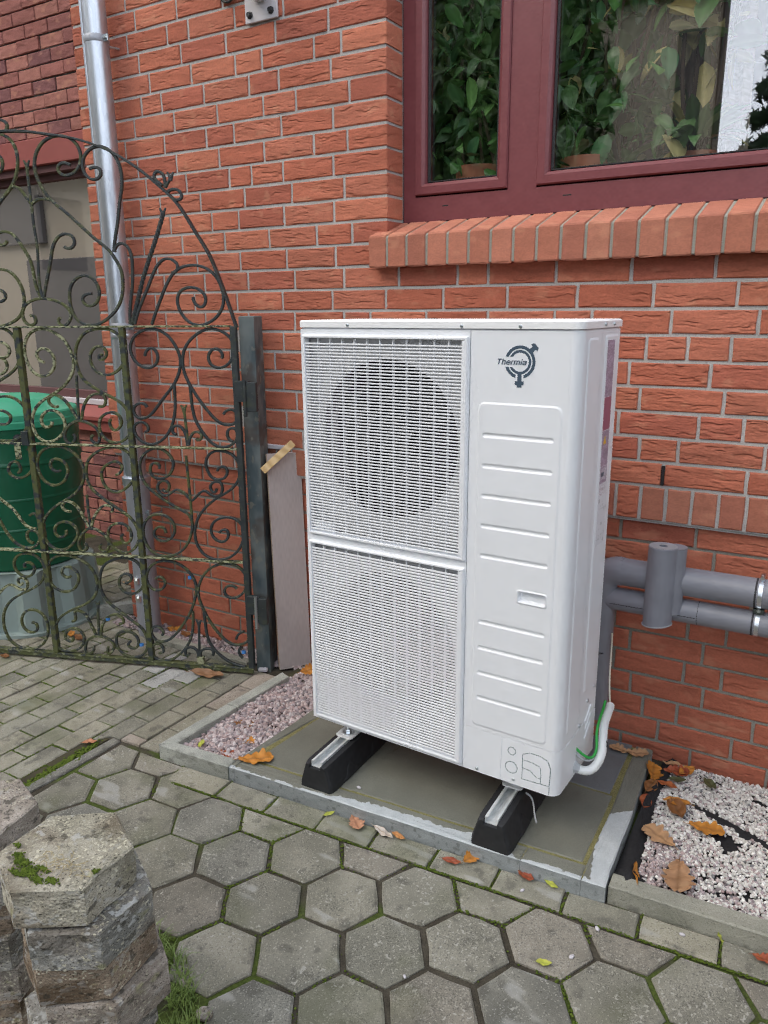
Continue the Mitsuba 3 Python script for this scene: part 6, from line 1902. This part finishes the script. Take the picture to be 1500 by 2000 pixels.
def plant(key, label, c, ext, n, size, pale, seed, pot=None, stems=6, cat_='house plant', radial=False, pal=None):
    r = np.random.default_rng(seed)
    k = thing(key, label, cat_)
    Vs, Fs, Cs = [], [], []
    o = 0
    for _ in range(n):
        if radial:
            a_, e_ = r.uniform(0, 6.28), r.uniform(.15, 1.25)
            pos = np.array(c) + np.array([math.cos(a_), math.sin(a_), 0]) * r.uniform(.01, .05)
            L = size * r.uniform(.8, 1.35)
            V, F = house_leaf(L, L * .17, .25, r.uniform(.2, .6))
            V = V @ (rotz(a_) @ rotm([0, 1, 0], -e_))[:3, :3].T + pos
        else:
            pos = np.array(c) + r.uniform(-1, 1, 3) * ext
            L = size * r.uniform(.65, 1.3)
            V, F = house_leaf(L, L * r.uniform(.24, .34), r.uniform(.0, .35), r.uniform(.1, .7))
            M = rotz(r.uniform(0, 6.28)) @ rotm([0, 1, 0], r.uniform(-.4, 1.25)) @ rotm([1, 0, 0], r.normal(0, .5))
            V = V @ M[:3, :3].T + pos
        col = np.array((pal or GREENS)[r.integers(len(pal or GREENS))]) * r.uniform(.7, 1.3)
        if r.random() < pale: col = np.array(YELLOW[r.integers(3)]) * r.uniform(.7, 1.1)
        V[:, 1] = np.maximum(V[:, 1], FY + .068)
        Vs.append(V)
        Fs.append(F + o)
        C = np.tile(col, (len(V), 1))
        C[2::5] = C[2::5] * 1.3 + .01
        Cs.append(C)
        o += len(V)
    kk_ = put(k + '__leaves', tm(np.concatenate(Vs), np.concatenate(Fs)), 'house_leaf', smooth=True, color=np.clip(np.concatenate(Cs), .004, .9), kind='stuff')
    for i in range(stems):
        b_ = np.array(c) + [r.uniform(-.5, .5) * ext[0], r.uniform(-.3, .3) * ext[1], -ext[2] * 1.0]
        e_ = np.array(c) + [r.uniform(-.8, .8) * ext[0], r.uniform(-.4, .4) * ext[1], ext[2] * r.uniform(.3, 1)]
        mid = (b_ + e_) / 2 + r.normal(0, .05, 3)
        for v_ in (b_, e_, mid): v_[1] = max(v_[1], FY + .085)
        put(k + '__stem', tube(spline([b_, mid, e_], .03), .007, 7), 'bark', smooth=50)
    if pot is not None:
        px_, py_, pz_, pr_ = pot
        put(k + '__pot', lathe_axis(np.array([px_, py_, pz_]), np.array([px_, py_, pz_ + pr_ * 1.75]), [(0, pr_ * .72), (.70, pr_ * .93), (.701, pr_ * 1.06), (1, pr_ * 1.08), (1, pr_ * .95), (.9, pr_ * .92)], 32), 'terracotta', smooth=30)
    return k


LEDGE = 1.99
board = put(house + '__window_board', bx(-.238, 2.05, .21, .46, 1.945, LEDGE), 'sill_white')
plant('climbing_plant', 'dense green climbing house plant behind the narrow left window pane', (-.02, .36, 2.45), (.20, .14, .46), 420, .085, .05, 1, (-.02, .34, LEDGE, .09), 5)
plant('climbing_plant', 'green climbing house plant in a terracotta pot behind the wide pane', (.50, .36, 2.46), (.19, .13, .46), 360, .092, .10, 2, (.405, .335, LEDGE, .085), 6)
plant('yellowing_plant', 'house plant with yellowing hanging leaves in the middle of the wide pane', (.73, .37, 2.47), (.09, .10, .42), 80, .115, .55, 3, (.72, .38, LEDGE, .07), 4)
plant('arching_plant', 'low house plant of arching green leaves at the foot of the wide pane', (.78, .34, 2.16), (.1, .1, .1), 34, .155, .14, 4, (.78, .36, LEDGE, .075), 0, radial=True, pal=[(.10, .20, .06), (.13, .24, .08), (.07, .16, .05)])
plant('tall_plant', 'tall pale-leaved plant hanging at the right side of the wide pane', (.84, .37, 2.62), (.06, .08, .22), 30, .12, .35, 5, (.84, .39, LEDGE, .07), 3)
t_ = np.linspace(0, 1, 70)
V, F = [], []
for z_ in (1.99, 2.4, 2.8, 3.15):
    sl = (z_ - 2.1) * -.03
    V.extend(np.stack([.58 + .33 * t_ + sl, .60 + .022 * np.sin(t_ * 46), np.full(70, z_)], 1))
for i in range(3):
    for j in range(69):
        p_ = i * 70 + j
        F += [(p_, p_ + 1, p_ + 71), (p_, p_ + 71, p_ + 70)]
k = thing('beige_curtain', 'beige curtain hanging behind the plants of the wide pane', 'curtain')
front_ = tm(V, F)
scene[k] = ply(cat(front_, move(front_, 0, .0015, 0)), 'curtain', smooth=True)
k = thing('dark_cabinet', 'dark upright cabinet standing in the room behind the plants', 'cabinet')
put(k, bx(1.02, 1.75, 1.5, 1.95, .85, 2.75, .004), 'dark_wood')
put(k + '__door', bx(1.03, 1.38, 1.485, 1.499, .95, 2.70, .003), 'dark_wood')
put(k + '__door', bx(1.385, 1.74, 1.485, 1.499, .95, 2.70, .003), 'dark_wood')

# ------------------------------------------------------------------ what the panes mirror: the neighbour's house and trees across the garden
nb = thing('neighbour_house', 'neighbour house across the garden, mirrored in the window', 'house')
NBM = np.eye(4)
NBM[:3, :3] = rotz(-.27)[:3, :3]
NBM[:3, 3] = np.array([-.93, -11, 0]) - NBM[:3, :3] @ np.array([-.93, -11, 0])
put(nb + '__wall', xf(bx(-9.0, -.93, -16.2, -11.0, 0, 6.2), NBM), 'render_beige')
put(nb + '__corner_pipe', xf(cyl((-.98, -10.93, 0), (-.98, -10.93, 6.2), .05, 10), NBM), 'dark_wood')
put(nb + '__window', xf(bx(-1.62, -1.24, -11.02, -10.96, 3.9, 5.7, .01), NBM), 'dark_wood')
put(nb + '__roof', xf(tm([(-9.3, -10.7, 6.15), (-.90, -10.7, 6.15), (-.90, -13.6, 8.9), (-9.3, -13.6, 8.9), (-.90, -16.5, 6.15), (-9.3, -16.5, 6.15)], [(0, 1, 2), (0, 2, 3), (3, 2, 4), (3, 4, 5), (1, 4, 2), (0, 3, 5), (0, 5, 4), (0, 4, 1)]), NBM), 'roof_tile')


def tree(name, label, c, h_, r0, n, leaf, seed, conifer=False):
    r = np.random.default_rng(seed)
    k = thing(name, label, 'tree')
    put(k + '__trunk', tube([(c[0], c[1], -.1), (c[0] + .05, c[1], h_ * .5), (c[0], c[1], h_ * .97)], np.array([.16, .11, .015]) * (h_ / 6), 10), 'bark', smooth=50)
    Vs, Fs, Cs = [], [], []
    for i in range(n):
        if conifer:
            t_ = r.random() ** .75
            lay_ = round(t_ * 16) / 16
            rad_ = r0 * (1 - lay_) * r.random() ** .5 + .02
            a_ = r.uniform(0, 6.28)
            rad_ *= .72 + .28 * math.cos(a_ * 7 + lay_ * 40)
            p_ = np.array([c[0] + rad_ * math.cos(a_), c[1] + rad_ * math.sin(a_), h_ * (.10 + .90 * lay_) - rad_ * .28 + r.normal(0, .05)])
        else:
            d_ = r.normal(0, 1, 3)
            d_ /= np.linalg.norm(d_)
            cl = r.integers(9)
            off = np.array([math.cos(cl * 2.4) * r0 * .5, math.sin(cl * 2.4) * r0 * .5, h_ * (.42 + .055 * cl)])
            p_ = np.array([c[0], c[1], 0]) + off + d_ * r0 * .62 * r.random() ** .4
        q_ = trimesh.transformations.random_rotation_matrix(r.random(3))[:3, :3]
        s_ = leaf * r.uniform(.6, 1.3)
        V = np.array([(-s_, -s_ * .45, 0), (s_, 0, s_ * .1), (-s_, s_ * .45, 0), (-s_ * .2, 0, s_ * .35)]) @ q_.T + p_
        Vs.append(V)
        Fs.append(np.array([(0, 1, 3), (1, 2, 3)]) + 4 * i)
        Cs.append(np.tile(np.array((.028, .062, .024) if conifer else (.045, .085, .022)) * r.uniform(.6, 1.4), (4, 1)))
    put(k + '__crown', tm(np.concatenate(Vs), np.concatenate(Fs)), 'house_leaf', smooth=True, color=np.concatenate(Cs), kind='stuff')


tree('conifer', 'dark conifer across the garden mirrored at the right of the window', (.10, -10.2, 0), 6.5, 1.45, 12000, .10, 1, True)
tree('broadleaf_tree', 'leafy tree across the garden mirrored in the middle of the window', (-3.75, -9.3, 0), 6.8, 1.55, 9000, .16, 2)
tree('broadleaf_tree', 'leafy tree across the garden mirrored in the narrow pane', (-6.4, -9.0, 0), 7.2, 2.0, 10000, .17, 3)
nb2 = thing('neighbour_house', 'beige house far to the left, mirrored in the set-back window', 'house')
put(nb2 + '__wall', bx(-18, -12, -12, 4, 0, 6.0), 'render_beige')
put(nb2 + '__window', [bx(-12.02, -11.96, -5.9, -4.9, 2.4, 3.7, .01)], 'dark_wood')
put(nb2 + '__window', [bx(-12.02, -11.96, -8.4, -7.4, 2.4, 3.7, .01)], 'dark_wood')
put(nb2 + '__roof', tm([(-11.7, -12.4, 5.95), (-11.7, 4.4, 5.95), (-15, 4.4, 8.8), (-15, -12.4, 8.8), (-18.3, 4.4, 5.95), (-18.3, -12.4, 5.95)], [(0, 1, 2), (0, 2, 3), (3, 2, 4), (3, 4, 5), (1, 4, 2), (0, 3, 5), (0, 5, 4), (0, 4, 1)]), 'roof_tile')
tree('broadleaf_tree', 'leafy tree at the far left of the garden, behind the camera', (-8.2, -8.6, 0), 6.8, 2.1, 7000, .2, 5)
hg = thing('garden_hedge', 'clipped hedge right of the garden, outside the picture', 'hedge')
hr_ = np.random.default_rng(50)
V, F, C = [], [], []
for i in range(9000):
    f_ = hr_.integers(3)
    x_, y_, z_ = (4.6 + hr_.normal(0, .05), hr_.uniform(-9, .2), hr_.uniform(0, 2.9)) if f_ == 0 else ((hr_.uniform(4.6, 5.6), hr_.uniform(-9, .2), 2.9 + hr_.normal(0, .05)) if f_ == 1 else (hr_.uniform(4.7, 5.5), hr_.uniform(-9, .2), hr_.uniform(0, 2.9)))
    q_ = trimesh.transformations.random_rotation_matrix(hr_.random(3))[:3, :3]
    V.append(np.array([(-.11, -.05, 0), (.11, 0, 0), (-.11, .05, 0), (-.02, 0, .05)]) @ q_.T + [x_, y_, z_])
    F.append(np.array([(0, 1, 3), (1, 2, 3)]) + 4 * i)
    C.append(np.tile(np.array((.04, .075, .022)) * hr_.uniform(.6, 1.4), (4, 1)))
put(hg + '__leaves', tm(np.concatenate(V), np.concatenate(F)), 'house_leaf', smooth=True, color=np.concatenate(C), kind='stuff')
put(hg + '__core', bx(4.8, 5.4, -8.9, .1, -.1, 2.75), 'bark')
